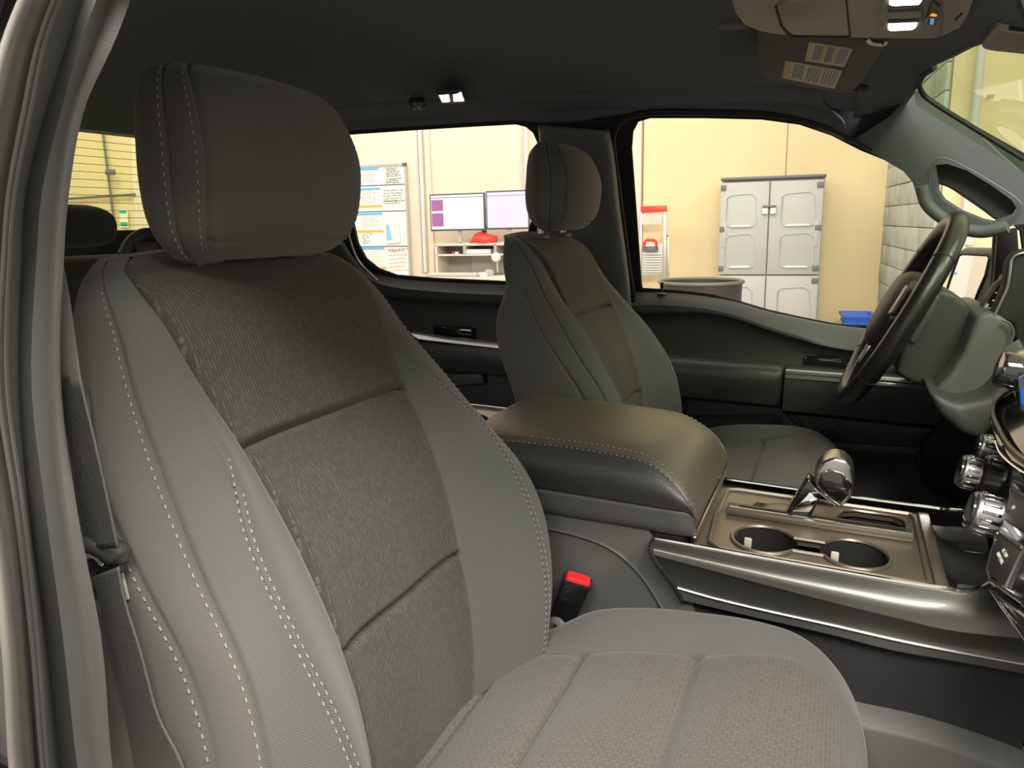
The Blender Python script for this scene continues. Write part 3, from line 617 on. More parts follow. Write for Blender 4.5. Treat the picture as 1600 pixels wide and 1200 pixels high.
    for k in (0, 10): MB().add([Hb.P(k, c) for c in cs], [tuple(range(len(cs)))]).build('headrest_cap', 'head', S_)
    for s in (1, -1):
        c_ = (lambda c: c) if s > 0 else (lambda c: 12-c)
        st(Hb, [[(r, c_(1.22)) for r in (1.5, 2, 3, 4, 5, 6, 7, 8, 8.8)]]); st(Hb, [[(r, c_(2.16)) for r in (.9, 2, 3, 4, 5, 6, 7, 8.2)]])
        mb = MB(); mb.cyl((.006, -.44+s*.066, .985), (.012, -.44+s*.066, 1.03), .006, 14); mb.build('headrest_post', 'brush', S_)
        mb = MB(); mb.box((.008, -.44+s*.066, 1.001), (.030, .036, .010), bev=.004); mb.build('post_collar', 'pill', S_)
    # ---------------- cushion (profiles across, stacked along x)
    def cu(A, C_, s_, w=1, bot=.36, bw=1): return [(0, A), (.175*w, A), (.228*w, C_), (.268*w, C_-.055), (.266*w*bw, s_), (.25*w*bw, bot), (0, bot)]
    rows = [
     (.135, cu(.478, .470, .40)), (.165, cu(.492, .482, .40)), (.205, cu(.510, .506, .41)), (.25, cu(.527, .538, .42)), (.30, cu(.545, .571, .43)), (.36, cu(.561, .588, .44)),
     (.43, cu(.577, .597, .44)), (.485, cu(.591, .600, .44)), (.53, cu(.593, .594, .43)), (.562, cu(.580, .576, .42, .985)), (.588, cu(.554, .545, .41, .955)), (.604, cu(.515, .505, .41, .91)), (.610, cu(.470, .462, .41, .86, .38)), (.607, cu(.43, .428, .405, .82, .39)), (.595, cu(.41, .41, .40, .78, .395))]
    Cb = Body(rows, 'x', 0, yc)
    rs = fine([2, 4, 6], 0, 14, .14, (-.2, -.1, -.04, 0, .04, .1, .2)); cs = [c for c in fine([1, 3, 9, 11], 0, 12, .12, (-.12, -.05, -.02, 0, .02, .05, .12)) if c < 11.999]
    def puff(R_, C_):
        q = np.zeros_like(R_)
        for a, b in ((2, 4), (4, 6), (6, 11)): q += -.006*np.sin(np.pi*np.clip((R_-a)/(b-a), 0, 1))*((R_ > a) & (R_ < b))
        return q*((C_ < 1) | (C_ > 11))
    Cb.grid(rs, cs, [cg(1, .004, .05, 0, 10), cg(11, .004, .05, 0, 10), cg(3, .003, .05), cg(9, .003, .05), puff]+[rg(k, .008, .10, ((0, 1), (11, 12))) for k in (2, 4, 6)])
    Cb.part(lambda r, c: (c < 1 or c > 11) and r > 6, 'cushion_front_insert', 'cush', S_, True)
    Cb.part(lambda r, c: (c < 1 or c > 11) and 4 < r < 6, 'cushion_middle_insert', 'cush', S_, True)
    Cb.part(lambda r, c: (c < 1 or c > 11) and r < 4, 'cushion_rear_insert', 'cush', S_, True)
    Cb.part(lambda r, c: 1 < c < 3, 'cushion_bolster', 'cloth', S_); Cb.part(lambda r, c: 9 < c < 11, 'cushion_bolster', 'cloth', S_)
    Cb.part(lambda r, c: 3 < c < 9, 'cushion_skirt', 'side', S_)
    mb = MB(); mb.box((.36, -.44, .30), (.46, .46, .12), bev=.02); mb.box((.36, -.64, .18), (.5, .03, .2), bev=.01); mb.box((.36, -.24, .18), (.5, .03, .2), bev=.01); mb.build('seat_base', 'plas', S_)
    mb = MB(); mb.tube([ay(776, 985, -.185), ay(845, 1000, -.20), ay(900, 1022, -.20)], .010, 10); mb.tube([(.17, -.18, .47), (.20, -.175, .50)], .02, 10); mb.build('recliner_bracket', 'brush', S_)
    return S_
seat = make_seat()
def children_of(o): return [c for c in bpy.data.objects if c.parent == o]
s2 = seat.copy(); COL.objects.link(s2); s2.location = (.188, .44, .06)
tag(s2, 'far front seat behind the steering wheel, beside the driver door', 'car seat', 'front seats')
for c in children_of(seat):
    d = c.copy(); COL.objects.link(d); d.parent = s2; d.matrix_parent_inverse = c.matrix_parent_inverse
    if c.name.startswith('headrest') and 'post' not in c.name or c.get('hr'): d.location = (.008, 0, .012)
# ================================================================== REAR SEAT
RS = empty('rear_bench', (-.8, 0, .06), 'black rear bench seat with a centre headrest below the back window', 'car seat')
rows = [(z, [(0, x), (.30, x+.004), (.60, x), (.64, x-.03), (.64, x-.09), (.5, x-.11), (0, x-.11)]) for z, x in ((.35, -.74), (.5, -.76), (.7, -.79), (.84, -.825), (.915, -.845), (.94, -.856))]
rows += [(.951, [(0, -.875), (.30, -.875), (.58, -.88), (.61, -.89), (.60, -.92), (.5, -.93), (0, -.93)]), (.954, [(0, -.89), (.30, -.89), (.55, -.89), (.57, -.9), (.56, -.91), (.5, -.915), (0, -.915)])]
b = Body(rows, 'z'); cs = [k*12/60 for k in range(60)]; b.grid(fine([], 0, 7, .25), cs, []); b.part(lambda r, c: True, 'backrest', 'rear', RS, capends=True)
for yy in (.0, .42, -.42):
    rows = [(.972+z, [(0, -.845+f), (.09*w, -.848+f), (.124*w, -.862+f), (.136*w, -.885), (.124*w, -.905-f*.3), (.08*w, -.91-f*.3), (0, -.912-f*.3)]) for z, w, f in ((0, .7, -.02), (.004, .9, -.005), (.014, .99, .01), (.04, 1.02, .018), (.062, 1.0, .014), (.076, .93, -.002), (.083, .75, -.022), (.085, .4, -.035))]
    h = Body(rows, 'z', 0, (0, yy, 0)); h.grid(fine([], 0, 7, .2), cs, []); h.part(lambda r, c: True, 'headrest', 'rear', RS, capends=True)
mb = MB(); mb.box((-.60, 0, .30), (.50, 1.26, .28), bev=.05, seg=4); mb.build('bench_cushion', 'rear', RS)
# child-seat/parcel shelf hardware right of the centre head rest
mb = MB(); mb.tube(spl([ax(193, 400, -.92), ax(205, 378, -.92), ax(225, 366, -.92), ax(245, 368, -.92), ax(262, 390, -.92)], 16), .014, 10); mb.build('shoulder_belt_guide', 'plas2', RS)
mb = MB(); mb.poly([ax(212, 378, -.90), ax(245, 376, -.90), ax(262, 405, -.88), ax(228, 420, -.88)], (-.01, 0, 0), .004); mb.build('belt_shoulder_strap', 'belt', RS)
mb = MB(); mb.box(ax(116, 770, -.46), (.02, .022, .03), bev=.006); bk = mb.build('buckle_button', 'red', RS)
mb = MB(); mb.box(ax(118, 790, -.46)-np.array((.0, 0, .01)), (.03, .03, .045), bev=.006); mb.build('rear_buckle', 'plas', RS)
# ================================================================== SEAT BELTS
SB = empty('seat_belt', (.1, -.72, .06), 'black seat belt with latch tongue hanging between the near pillar and the near seat', 'seat belt')
def webbing(name, a, b, ys):
    """belt strap with raised ribs along its length"""
    La = np.array([ay(*p, y) for p, y in zip(a, ys)]); Ra = np.array([ay(*p, y-.002) for p, y in zip(b, ys)]); L_ = []
    n = 25
    for k in range(n): L_.append(La+(Ra-La)*k/(n-1)+np.array((0, -.0009*(k % 2), 0)))
    loft(L_, 40, 1).build(name, 'belt', SB, ang=80, solid=.0012)
webbing('shoulder_webbing', [(70, 330), (80, 420), (86, 520), (90, 600), (110, 700), (128, 800), (136, 858)], [(92, 385), (108, 460), (120, 540), (129, 600), (150, 690), (170, 780), (186, 856)], (-.665, -.68, -.695, -.704, -.709, -.71, -.71))
webbing('lap_webbing', [(148, 900), (156, 940), (178, 1030), (198, 1120), (213, 1210), (225, 1290)], [(186, 885), (196, 935), (222, 1020), (250, 1120), (285, 1190), (315, 1290)], (-.714,)*6)
mb = MB(); P_ = [ay(118, 852, -.715), ay(140, 850, -.71), ay(165, 856, -.705), ay(186, 868, -.700), ay(194, 880, -.700)]
mb.tube(spl(P_, 14), [.0045, .005, .0055, .006, .0065, .007, .0075, .008, .0085, .009, .0085, .007, .005, .003], 12); mb.build('latch_head', 'plas', SB)
mb = MB(); mb.tube(spl([ay(122, 872, -.715), ay(145, 868, -.708), ay(160, 882, -.705), ay(178, 886, -.702), ay(192, 884, -.700)], 12), .0045, 8); mb.build('tongue_ring', 'piano', SB)
mb = MB(); mb.poly([ay(140, 895, -.70), ay(178, 880, -.698), ay(186, 916, -.698), ay(142, 914, -.70)], (0, -.006, 0), .002); mb.build('belt_fold', 'belt', SB)
mb = MB(); mb.tube([ay(186, 884, -.697), ay(192, 900, -.697), ay(200, 936, -.697)], .0012, 6); mb.build('loose_thread', 'thread', SB)
BK = empty('seat_belt_buckle', tuple(ay(890, 980, -.16)), 'black seat belt buckle with red release button beside the console', 'buckle')
c0 = ay(878, 965, -.162); c1 = ay(903, 905, -.162); axis = _n(c1-c0); dpt = _n(np.cross(axis, (0, 1, 0))); wdt = np.cross(axis, dpt)
dpt = _n(dpt*.9+wdt*.0); 
def bring(c, w, h, r=.004): return rrect(c, (.93, .30, -.25), np.cross(axis, _n((.93, .30, -.25))), w, h, r, 3)
dd = c1-c0
rings([bring(c0-dd*.3, .030, .016), bring(c0, .034, .019), bring(c0+dd*.45, .036, .021), bring(c0+dd*.92, .037, .022), bring(c0+dd*.97, .035, .020)]).build('buckle_body', 'piano', BK, ang=50)
cc = c0+dd*1.02
rings([bring(c0+dd*.9, .033, .018), bring(cc, .033, .018), bring(cc+axis*.003, .030, .015)]).build('release_button', 'red', BK, ang=50)
rings([bring(c0+dd*.93, .0385, .0235), bring(c0+dd*.99, .0385, .0235)]).build('buckle_rim', 'rubber', BK, ang=50)
mb = MB(); mb.tube(spl([ay(858, 990, -.20), ay(862, 972, -.20), ay(872, 972, -.20), ay(885, 990, -.20)], 10), .006, 8); mb.build('buckle_strap', 'pill', BK)
# ================================================================== CENTRE CONSOLE
CC = empty('centre_console', (.35, 0, .08), 'centre console between the front seats with padded armrest, cupholders and gunmetal sides', 'console')
# armrest lid
def ld(zt, ws, zs, zm, w=1): return [(0, zt), (ws, zs), (.143*w, (zs+zm)/2+.004), (.141*w, zm), (.137*w, .657), (.10, .650), (0, .650)]
rows = [(.085, ld(.750, .114, .741, .690, .98)), (.088, ld(.754, .117, .744, .690)), (.105, ld(.756, .119, .745, .690)), (.20, ld(.759, .120, .748, .6895)), (.29, ld(.758, .120, .747, .6885)), (.335, ld(.755, .122, .742, .688)), (.362, ld(.748, .127, .729, .688)), (.380, ld(.737, .133, .714, .688)), (.392, ld(.722, .136, .700, .687, .985)), (.399, ld(.704, .133, .690, .680, .97)), (.403, ld(.685, .13, .680, .672, .95)), (.401, ld(.665, .128, .664, .660, .94))]
B = Body(rows, 'x', 0, (0, -.004, 0))
cs = [c for c in fine([1, 3, 9, 11], 0, 12, .14, (-.12, -.05, 0, .05, .12)) if c < 11.999]
B.grid(fine([], 0, 11, .2), cs, [cg(1, .002, .05, 0, 9), cg(11, .002, .05, 0, 9), cg(3, .003, .04, 0, 8.5), cg(9, .003, .04, 0, 8.5)])
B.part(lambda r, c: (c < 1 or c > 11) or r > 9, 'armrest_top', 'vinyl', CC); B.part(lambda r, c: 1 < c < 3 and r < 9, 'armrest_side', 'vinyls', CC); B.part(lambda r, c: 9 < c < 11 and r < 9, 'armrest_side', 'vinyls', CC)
B.part(lambda r, c: 3 < c < 9 and r < 9, 'armrest_base', 'plas2', CC)
mb = MB(); mb.add([B.P(0, c) for c in cs], [tuple(range(len(cs)))]); mb.build('armrest_end', 'plas2', CC)
mb = MB()
for s in (1, -1):
    c_ = (lambda c: c) if s > 0 else (lambda c: 12-c)
    for o_ in (.90, 1.12):
        Pw, Nw = B.stitch([(r, c_(o_)) for r in (.6, 1, 2, 3, 4, 5, 6, 7, 8, 8.8)], '', CC); d = dashes(Pw, Nw, .0045, .003, .0007, .0005); mb.add(d.v, d.f)
mb.build('armrest_stitching', 'thread', CC, smooth=False, recalc=False, kind='stuff')
mb = MB(); mb.box((.14, 0, .40), (.50, .255, .50), bev=.01); mb.build('console_core', 'plas', CC)
# rear cup tray
zr = .715
tp = [az(u, v, zr) for u, v in [(690, 668), (735, 633), (766, 627), (826, 635), (772, 677), (700, 720)]]
ch = az(752, 652, zr); hole = [ch+np.array((.036*math.cos(a), .036*math.sin(a), 0)) for a in np.linspace(0, 2*math.pi, 32, endpoint=False)]
tp = [(-.13, -.10, zr), (-.13, .105, zr), (-.10, .125, zr), (.085, .125, zr), (.085, -.125, zr), (-.10, -.125, zr)]
ch = np.array((-.005, .045, zr)); hole = [ch+np.array((.038*math.cos(a), .042*math.sin(a), 0)) for a in np.linspace(0, 2*math.pi, 32, endpoint=False)]
ch2 = np.array((-.005, -.055, zr)); hole2 = [ch2+np.array((.038*math.cos(a), .042*math.sin(a), 0)) for a in np.linspace(0, 2*math.pi, 32, endpoint=False)]
plate('rear_tray', tp, [hole, hole2], (0, 0, -.006), 'satin', CC)
mb = MB(); mb.tube([np.array(p)+np.array((0, 0, .002)) for p in tp], .003, 6, closed=True); mb.build('rear_tray_rim', 'chrome', CC)
for c in (ch, ch2):
    mb = MB(); mb.lathe([(.040, 0), (.036, -.06), (.001, -.06)], c-np.array((0, 0, .002)), (0, 0, 1), 28, False); mb.build('rear_cup_well', 'dark', CC)
# top tray
zt = .634
def T(u, v, z=zt): return az(u, v, z)
def cup(c, r=.037, ry=.040, n=26, a0=0, a1=2*math.pi): return [c+np.array((r*math.cos(a), ry*math.sin(a), 0)) for a in np.linspace(a0, a1, n, endpoint=(a1-a0) < 6)]
c1 = np.array((.478, -.062, zt)); c2 = np.array((.585, -.062, zt))
fig = [c1+np.array((.040*math.cos(a), .044*math.sin(a), 0)) for a in np.linspace(math.radians(28), math.radians(332), 24)]+[c2+np.array((.040*math.cos(a), .044*math.sin(a), 0)) for a in np.linspace(math.radians(208), math.radians(512), 24)]
binh = [(.545, .045, zt), (.56, .052, zt), (.57, .085, zt), (.585, .095, zt), (.635, .095, zt), (.650, .08, zt), (.650, .035, zt), (.545, .022, zt)]
sloth = [(.450, .055, zt), (.455, .075, zt), (.50, .075, zt), (.525, .06, zt), (.525, .04, zt), (.46, .04, zt)]
plate('console_tray', [(.385, -.122, zt), (.672, -.122, zt), (.672, .122, zt), (.385, .122, zt)], [fig, binh, sloth], (0, 0, -.008), 'satin', CC)
for c in (c1, c2):
    mb = MB(); mb.lathe([(.041, 0), (.036, -.065), (.001, -.066)], c-np.array((0, 0, .001)), (0, 0, 1), 28, False); mb.build('cup_well', 'dark', CC)
    for sx, sy in ((-.022, .026), (.03, -.004)):
        mb = MB(); mb.box(c+np.array((sx, sy, -.018)), (.010, .006, .014), bev=.002); mb.build('cup_finger', 'labelw' if sx < 0 else 'brush', CC)
mb = MB(); mb.poly(binh, (0, 0, -.001)); 
mb = MB(); mb.box((.597, .06, .59), (.115, .08, .004)); mb.box((.652, .06, .61), (.004, .085, .045)); mb.box((.597, .10, .61), (.115, .004, .045)); mb.box((.54, .06, .61), (.004, .085, .045)); mb.build('tray_bin', 'dark', CC)
mb = MB(); mb.tube([(p[0], p[1], zt+.001) for p in fig], .0028, 6, closed=True); mb.build('cup_rim', 'satin', CC)
mb = MB(); mb.tube([(p[0], p[1], zt+.001) for p in binh], .0024, 6, closed=True); mb.build('bin_rim', 'satin', CC)
# raised inner frame lines, phone slot rail
mb = MB(); mb.tube([(.41, .105, zt+.002), (.425, .112, zt+.002), (.655, .108, zt+.002), (.662, .095, zt+.002), (.662, -.11, zt+.002), (.655, -.116, zt+.002), (.43, -.116, zt+.002), (.415, -.10, zt+.002), (.408, .0, zt+.002)], .0032, 6, closed=True); mb.build('tray_frame', 'satin', CC)
mb = MB(); mb.poly([(.420, .006, zt), (.655, .006, zt), (.655, .034, zt), (.420, .034, zt)], (0, 0, .010), .003); mb.build('slot_rail', 'satin', CC)
mb = MB(); mb.poly([(.436, .015, zt+.0102), (.645, .015, zt+.0102), (.645, .024, zt+.0102), (.436, .024, zt+.0102)], (0, 0, .0006)); mb.build('phone_slot', 'dark', CC)
mb = MB(); mb.poly([(.424, .012, zt+.0103), (.652, .012, zt+.0103), (.652, .0137, zt+.0103), (.424, .0137, zt+.0103)], (0, 0, .001)); mb.build('slot_edge', 'chrome', CC)
# tray rear wall step behind the frame
mb = MB(); mb.box((.397, 0, .643), (.008, .235, .016), bev=.003); mb.build('tray_hinge_bar', 'brush', CC)
mb = MB(); mb.box((.674, .0, .628), (.014, .24, .020), bev=.002); mb.build('tray_front_lip', 'satin', CC)
# chrome edges
def arc(y, s): return [(.352, y*1.0, .643), (.45, y, .642), (.55, y, .641), (.66, y, .641), (.70, y*.97, .643), (.725, y*.80, .652), (.742, y*.55, .665)]
for s in (1, -1):
    mb = MB(); mb.tube(spl(arc(s*.133, s), 40), .0028, 8); mb.build('chrome_edge', 'chrome', CC)
# gunmetal flank, near side through measured lines, mirrored for the far side
def fl(px, y): return [ay(u, v, y) for u, v in px]
Lt = [(.350, -.134, .642), (.45, -.134, .641), (.55, -.134, .640), (.64, -.134, .640), (.69, -.132, .642), (.73, -.12, .650), (.775, -.10, .66)]
Lr = fl([(1018, 866), (1100, 888), (1200, 915), (1300, 941), (1400, 965), (1480, 984), (1620, 1000)], -.158)
Lw = fl([(1056, 918), (1120, 936), (1200, 955), (1300, 977), (1400, 1000), (1480, 1016), (1620, 1042)], -.149)
Lb = fl([(1066, 938), (1130, 953), (1200, 969), (1300, 992), (1400, 1017), (1480, 1031), (1620, 1056)], -.146)
Lm = [(a*.35+b*.65)+np.array((0, -.006, 0.004)) for a, b in zip(np.array(Lt), np.array(Lr))]
for s in (1, -1):
    k = np.array((1, s, 1.))
    o = loft([Lt*k, np.array(Lm)*k, np.array(Lr)*k], 50, 4).build('upper_flank', 'gun', CC, ang=70)
    loft([np.array(Lr)*k, np.array([p+np.array((0, .003, -.005)) for p in Lr])*k, np.array([p+np.array((0, .001, .003)) for p in Lw])*k, np.array(Lw)*k], 50, 2).build('lower_flank', 'gun', CC, ang=70)
    loft([np.array(Lw)*k, np.array(Lb)*k], 50, 2).build('flank_edge', 'plas2', CC, ang=70)
    mb = MB(); mb.tube(spl(np.array(Lw)*k, 50), .0018, 6); mb.build('flank_line', 'brush', CC)
    mb = MB(); mb.tube(spl(np.array([Lt[0], Lm[0], Lr[0], Lw[0], Lb[0]])*k, 20), .003, 6); mb.build('flank_gap', 'rubber', CC)
# console lower sides
def lowz(x, z, y): return (x, y, z)
for s in (1, -1):
    k = np.array((1, s, 1.))
    a = np.array([p+np.array((0, .012, 0)) for p in Lb]); b = np.array([(p[0], -.140, .46) for p in Lb]); c = np.array([(p[0], -.165, .44) for p in Lb]); d = np.array([(p[0], -.17, .10) for p in Lb])
    loft([a*k, b*k], 40, 2).build('side_wall', 'sidewall', CC, ang=60)
    st_ = np.array(fl([(1250, 1105), (1342, 1129), (1442, 1152), (1558, 1190), (1680, 1240)], -.164)); st2 = st_+np.array((0, -.004, -.006)); st3 = np.array([(p[0], -.172, .10) for p in st_]); st0 = st_+np.array((0, .03, .012))
    loft([st0*k, st_*k, st2*k, st3*k], 30, 1).build('tunnel_step', 'plas2', CC, ang=50)
# rear flank panel with arch shaped recess
pr = [(.02, .655), (.345, .655), (.352, .640), (.362, .618), (.402, .572), (.43, .50), (.43, .30), (.02, .30)]
for s in (1, -1):
    mb = MB(); mb.poly([(x, s*.128, z) for x, z in pr], (0, s*.010, 0), .003); mb.build('rear_flank', 'plas2', CC)
    ar = [(.10, .632), (.25, .632), (.30, .620), (.335, .595), (.365, .555), (.40, .48), (.42, .38)]
    mb = MB(); mb.tube(spl([(x, s*.136, z) for x, z in ar], 40), .006, 8, flat=.5); mb.build('flank_bead', 'plas2', CC)
# front well of the console
fr = [[(.682, y, .628), (.70, y, .60), (.74, y, .585), (.80, y, .60)] for y in (-.13, -.06, .06, .13)]
loft(fr, 16, 2).build('front_well', 'plas2', CC, ang=60)
mb = MB(); mb.box((.74, -.10, .61), (.10, .012, .05), bev=.004); mb.build('well_rib', 'plas2', CC)
# gear selector
GS = empty('gear_selector', (.50, .035, .63), 'polished black and chrome gear selector lever on the console', 'gear lever')
y0 = .012
kn = [(1271, 752), (1274, 736), (1285, 722), (1302, 715), (1320, 719), (1332, 732), (1336, 752), (1333, 774), (1322, 789), (1310, 793), (1296, 786), (1280, 768)]
mb = MB(); mb.poly([ay(u, v, y0) for u, v in kn], (0, .050, 0), .009, 4); mb.build('selector_knob', 'brush', GS, ang=60)
kf = [(1276, 757), (1281, 741), (1296, 734), (1316, 740), (1330, 758), (1326, 775), (1312, 789), (1298, 780)]
mb = MB(); mb.poly([ay(u, v, y0-.001) for u, v in kf], (0, .004, 0), .002, 2); f_ = mb.build('knob_face', 'piano', GS, ang=60)
mb = MB(); mb.tube([ay(u, v, y0-.001) for u, v in kf], .0012, 6, closed=True); mb.tube([ay(1272, 763, y0-.002), ay(1305, 790, y0-.002)], .001, 6); mb.build('knob_trim', 'chrome', GS)
lv = [(1262, 746), (1286, 768), (1262, 818), (1224, 808)]
mb = MB(); mb.poly([ay(u, v, y0+.010) for u, v in lv], (0, .028, 0), .004, 3); mb.build('selector_stem', 'piano', GS, ang=60)
mb = MB(); mb.poly([ay(u, v, y0+.009) for u, v in [(1264, 770), (1279, 780), (1257, 812), (1232, 806)]], (0, .002, 0), .0008); mb.build('stem_face', 'chrome', GS, ang=60)
mb = MB(); mb.lathe([(.034, 0), (.032, .006), (.022, .010), (.01, .011)], (.498, .05, zt-.004), (0, 0, 1), 24); mb.build('selector_boot', 'satin', GS)
# ================================================================== STEERING WHEEL
wc = np.array((.637, .44, .883)); wt = _n((.147, 0, .323)); wn = np.array((-wt[2], 0, wt[0])); wy = np.array((0, 1., 0))
SW = empty('steering_wheel', tuple(wc), 'black leather steering wheel seen edge-on in front of the far seat', 'steering wheel')
def wp(a, r, d=0): return wc+wy*r*math.cos(a)+wt*r*math.sin(a)+wn*d
def arcp(a0, a1, n=24, r=.168, d=0): return [wp(math.radians(a0+(a1-a0)*k/(n-1)), r, d) for k in range(n)]
mb = MB(); mb.tube([wp(2*math.pi*k/64, .1675) for k in range(64)], .0165, 14, closed=True); mb.build('rim', 'leather', SW)
for a in (38, 142, 218, 322):
    mb = MB(); mb.tube([wp(math.radians(a-.4), .1675), wp(math.radians(a+.4), .1675)], .0170, 14); mb.build('rim_seam', 'rubber', SW)
mb = MB()
for k in range(90):
    a = 2*math.pi*k/90; mb.box(wp(a, .153, .0), (.0012, .0012, .0012)) if False else None
hub = [(.078, .035), (.06, .062), (0, .068), (-.06, .062), (-.078, .035), (-.078, -.02), (-.05, -.066), (0, -.075), (.05, -.066), (.078, -.02)]
rings([[wc+wy*a*s_+wt*b*s_+wn*d for a, b in hub] for s_, d in ((1.05, -.02), (1.05, .005), (.98, .018), (.80, .028), (.4, .032))]).build('airbag_cover', 'plas', SW, ang=60)
for sgn in (1, -1):
    rings([rrect(wc+wy*sgn*r_+wt*(.02)+wn*d_, wt, wn, h_, .018, .006, 3) for r_, h_, d_ in ((.07, .075, .008), (.11, .06, .006), (.155, .045, 0))]).build('spoke', 'plas2', SW, ang=60)
    mb = MB(); mb.poly([wc+wy*sgn*a+wt*b+wn*.017 for a, b in ((.085, .048), (.125, .045), (.13, .0), (.09, -.008))], wn*.006, .003); mb.build('button_pad', 'satin', SW, ang=60)
rings([rrect(wc+wt*(-r_)+wn*d_, wy, wn, h_, .018, .006, 3) for r_, h_, d_ in ((.07, .09, .004), (.11, .075, .004), (.155, .06, 0))]).build('spoke', 'piano', SW, ang=60)
mb = MB(); mb.tube(arcp(188, 262, 20, .150, .006), .0035, 6); mb.tube(arcp(100, 170, 20, .150, .006), .0035, 6); mb.build('rim_insert', 'satin', SW)
# ================================================================== DASHBOARD
DB = empty('dashboard', (.85, .3, .7), 'black dashboard with column shroud and instrument hood at the right edge', 'dashboard')
def pr_(name, px, y, dy, m, bev=.01, par=None, seg=3):
    mb = MB(); mb.poly([ay(u, v, y) for u, v in px], (0, dy, 0), bev, seg); return mb.build(name, m, par or DB, ang=50)
pr_('column_shroud', [(1428, 485), (1445, 462), (1470, 450), (1492, 458), (1512, 474), (1523, 492), (1518, 515), (1500, 552), (1478, 585), (1455, 607), (1425, 600), (1398, 585), (1410, 535)], .385, .13, 'plas', .016, seg=5)
pr_('column_collar', [(1440, 470), (1460, 455), (1470, 465), (1455, 500), (1430, 540), (1418, 535)], .38, .12, 'plas2', .006)
pr_('shroud_housing', [(1527, 492), (1550, 487), (1572, 497), (1584, 512), (1582, 530), (1590, 545), (1582, 570), (1566, 600), (1540, 625), (1500, 640), (1455, 616), (1484, 585), (1506, 550)], .31, .26, 'plas2', .012, seg=4)
pr_('knee_panel', [(1450, 612), (1500, 632), (1545, 622), (1585, 572), (1680, 560), (1680, 700), (1560, 660), (1535, 690), (1505, 680), (1470, 650)], .24, .50, 'plas', .012)
pr_('instrument_hood', [(1548, 498), (1562, 474), (1572, 447), (1576, 412), (1584, 398), (1604, 390), (1720, 375), (1720, 570), (1600, 560), (1586, 530), (1584, 508)], .315, .05, 'rubber', .008)
mb = MB(); mb.tube(spl([ay(u, v, .312) for u, v in [(1610, 394), (1592, 397), (1582, 404), (1578, 425), (1574, 450), (1563, 475), (1552, 496)]], 30), .0018, 6); mb.build('hood_line', 'silver', DB)
mb = MB(); mb.tube(spl([ay(u, v, .30) for u, v in [(1566, 500), (1578, 506), (1584, 520), (1580, 538), (1588, 552), (1600, 560)]], 30), .0018, 6); mb.build('housing_line', 'pill', DB)
pr_('air_vent', [(1536, 488), (1548, 462), (1562, 445), (1570, 440), (1566, 462), (1556, 482), (1550, 493)], .40, .06, 'rubber', .003)
pr_('vent_surround', [(1530, 490), (1538, 468), (1556, 442), (1572, 432), (1575, 438), (1560, 448), (1546, 468), (1538, 492)], .39, .02, 'pill', .002)
for k in range(3):
    a = ay(1545+k*5, 482-k*12, .395); b = ay(1556+k*5, 480-k*12, .395); mb = MB(); mb.tube([a, b], .0014, 6); mb.build('vent_vane', 'silver', DB)
pr_('vent_lever', [(1531, 490), (1542, 474), (1546, 476), (1538, 492)], .385, .01, 'white', .001)
pr_('trim_panel', [(1440, 700), (1480, 655), (1560, 655), (1640, 600), (1640, 760), (1560, 820), (1440, 760)], .66, .05, 'dark', .01)
mb = MB(); mb.box((1.02, 0, .75), (.40, 1.55, .42), bev=.05, seg=4); mb.build('dash_core', 'plas', DB)
mb = MB(); mb.box((.90, .0, .34), (.06, 1.5, .5), bev=.01); mb.build('footwell_panel', 'carpet', DB)
# centre stack
CS = empty('centre_stack', (.78, 0, .62), 'gloss black centre control stack with four chrome knobs at the right edge', 'control panel')
sp_, sn_ = (.716, -.10, .735), _n((-.85, 0, .53)); su = np.array((.53, 0, .85)); sy = np.array((0, -1., 0))
def Q(u, v, k=0): return pln(u, v, np.array(sp_)+sn_*k, sn_)
def qpoly(name, px, k, th, m, bev=.003):
    mb = MB(); mb.poly([Q(u, v, k) for u, v in px], -sn_*th, bev, 3); return mb.build(name, m, CS, ang=50)
qpoly('stack_body', [(1578, 742), (1562, 820), (1550, 835), (1535, 890), (1540, 908), (1590, 946), (1680, 1010), (1700, 800)], 0, .05, 'piano', .006)
qpoly('power_outlet_lid', [(1560, 827), (1598, 851), (1568, 916), (1541, 890)], .004, .006, 'lidp', .002)
qpoly('socket_lid', [(1579, 758), (1625, 785), (1600, 834), (1567, 811)], .004, .006, 'lidp', .002)
qpoly('lid_grip', [(1561, 829), (1596, 851), (1593, 857), (1559, 834)], .006, .003, 'plas', .001)
qpoly('lid_grip', [(1580, 760), (1620, 784), (1617, 790), (1578, 765)], .006, .003, 'plas', .001)
tc = Q(1566, 868, .0046)
text('AC 120V', 'outlet_lettering', 'labelw', .0052, tc+su*.0032, sy, su, CS); text('400W MAX', 'outlet_lettering', 'labelw', .0052, tc-su*.0032, sy, su, CS)
text('12V', 'socket_lettering', 'labelw', .0055, Q(1583, 793, .0046), sy, su, CS)
qpoly('lower_bezel', [(1536, 912), (1592, 950), (1680, 1010), (1680, 1100), (1600, 1010)], .0, .03, 'piano', .004)
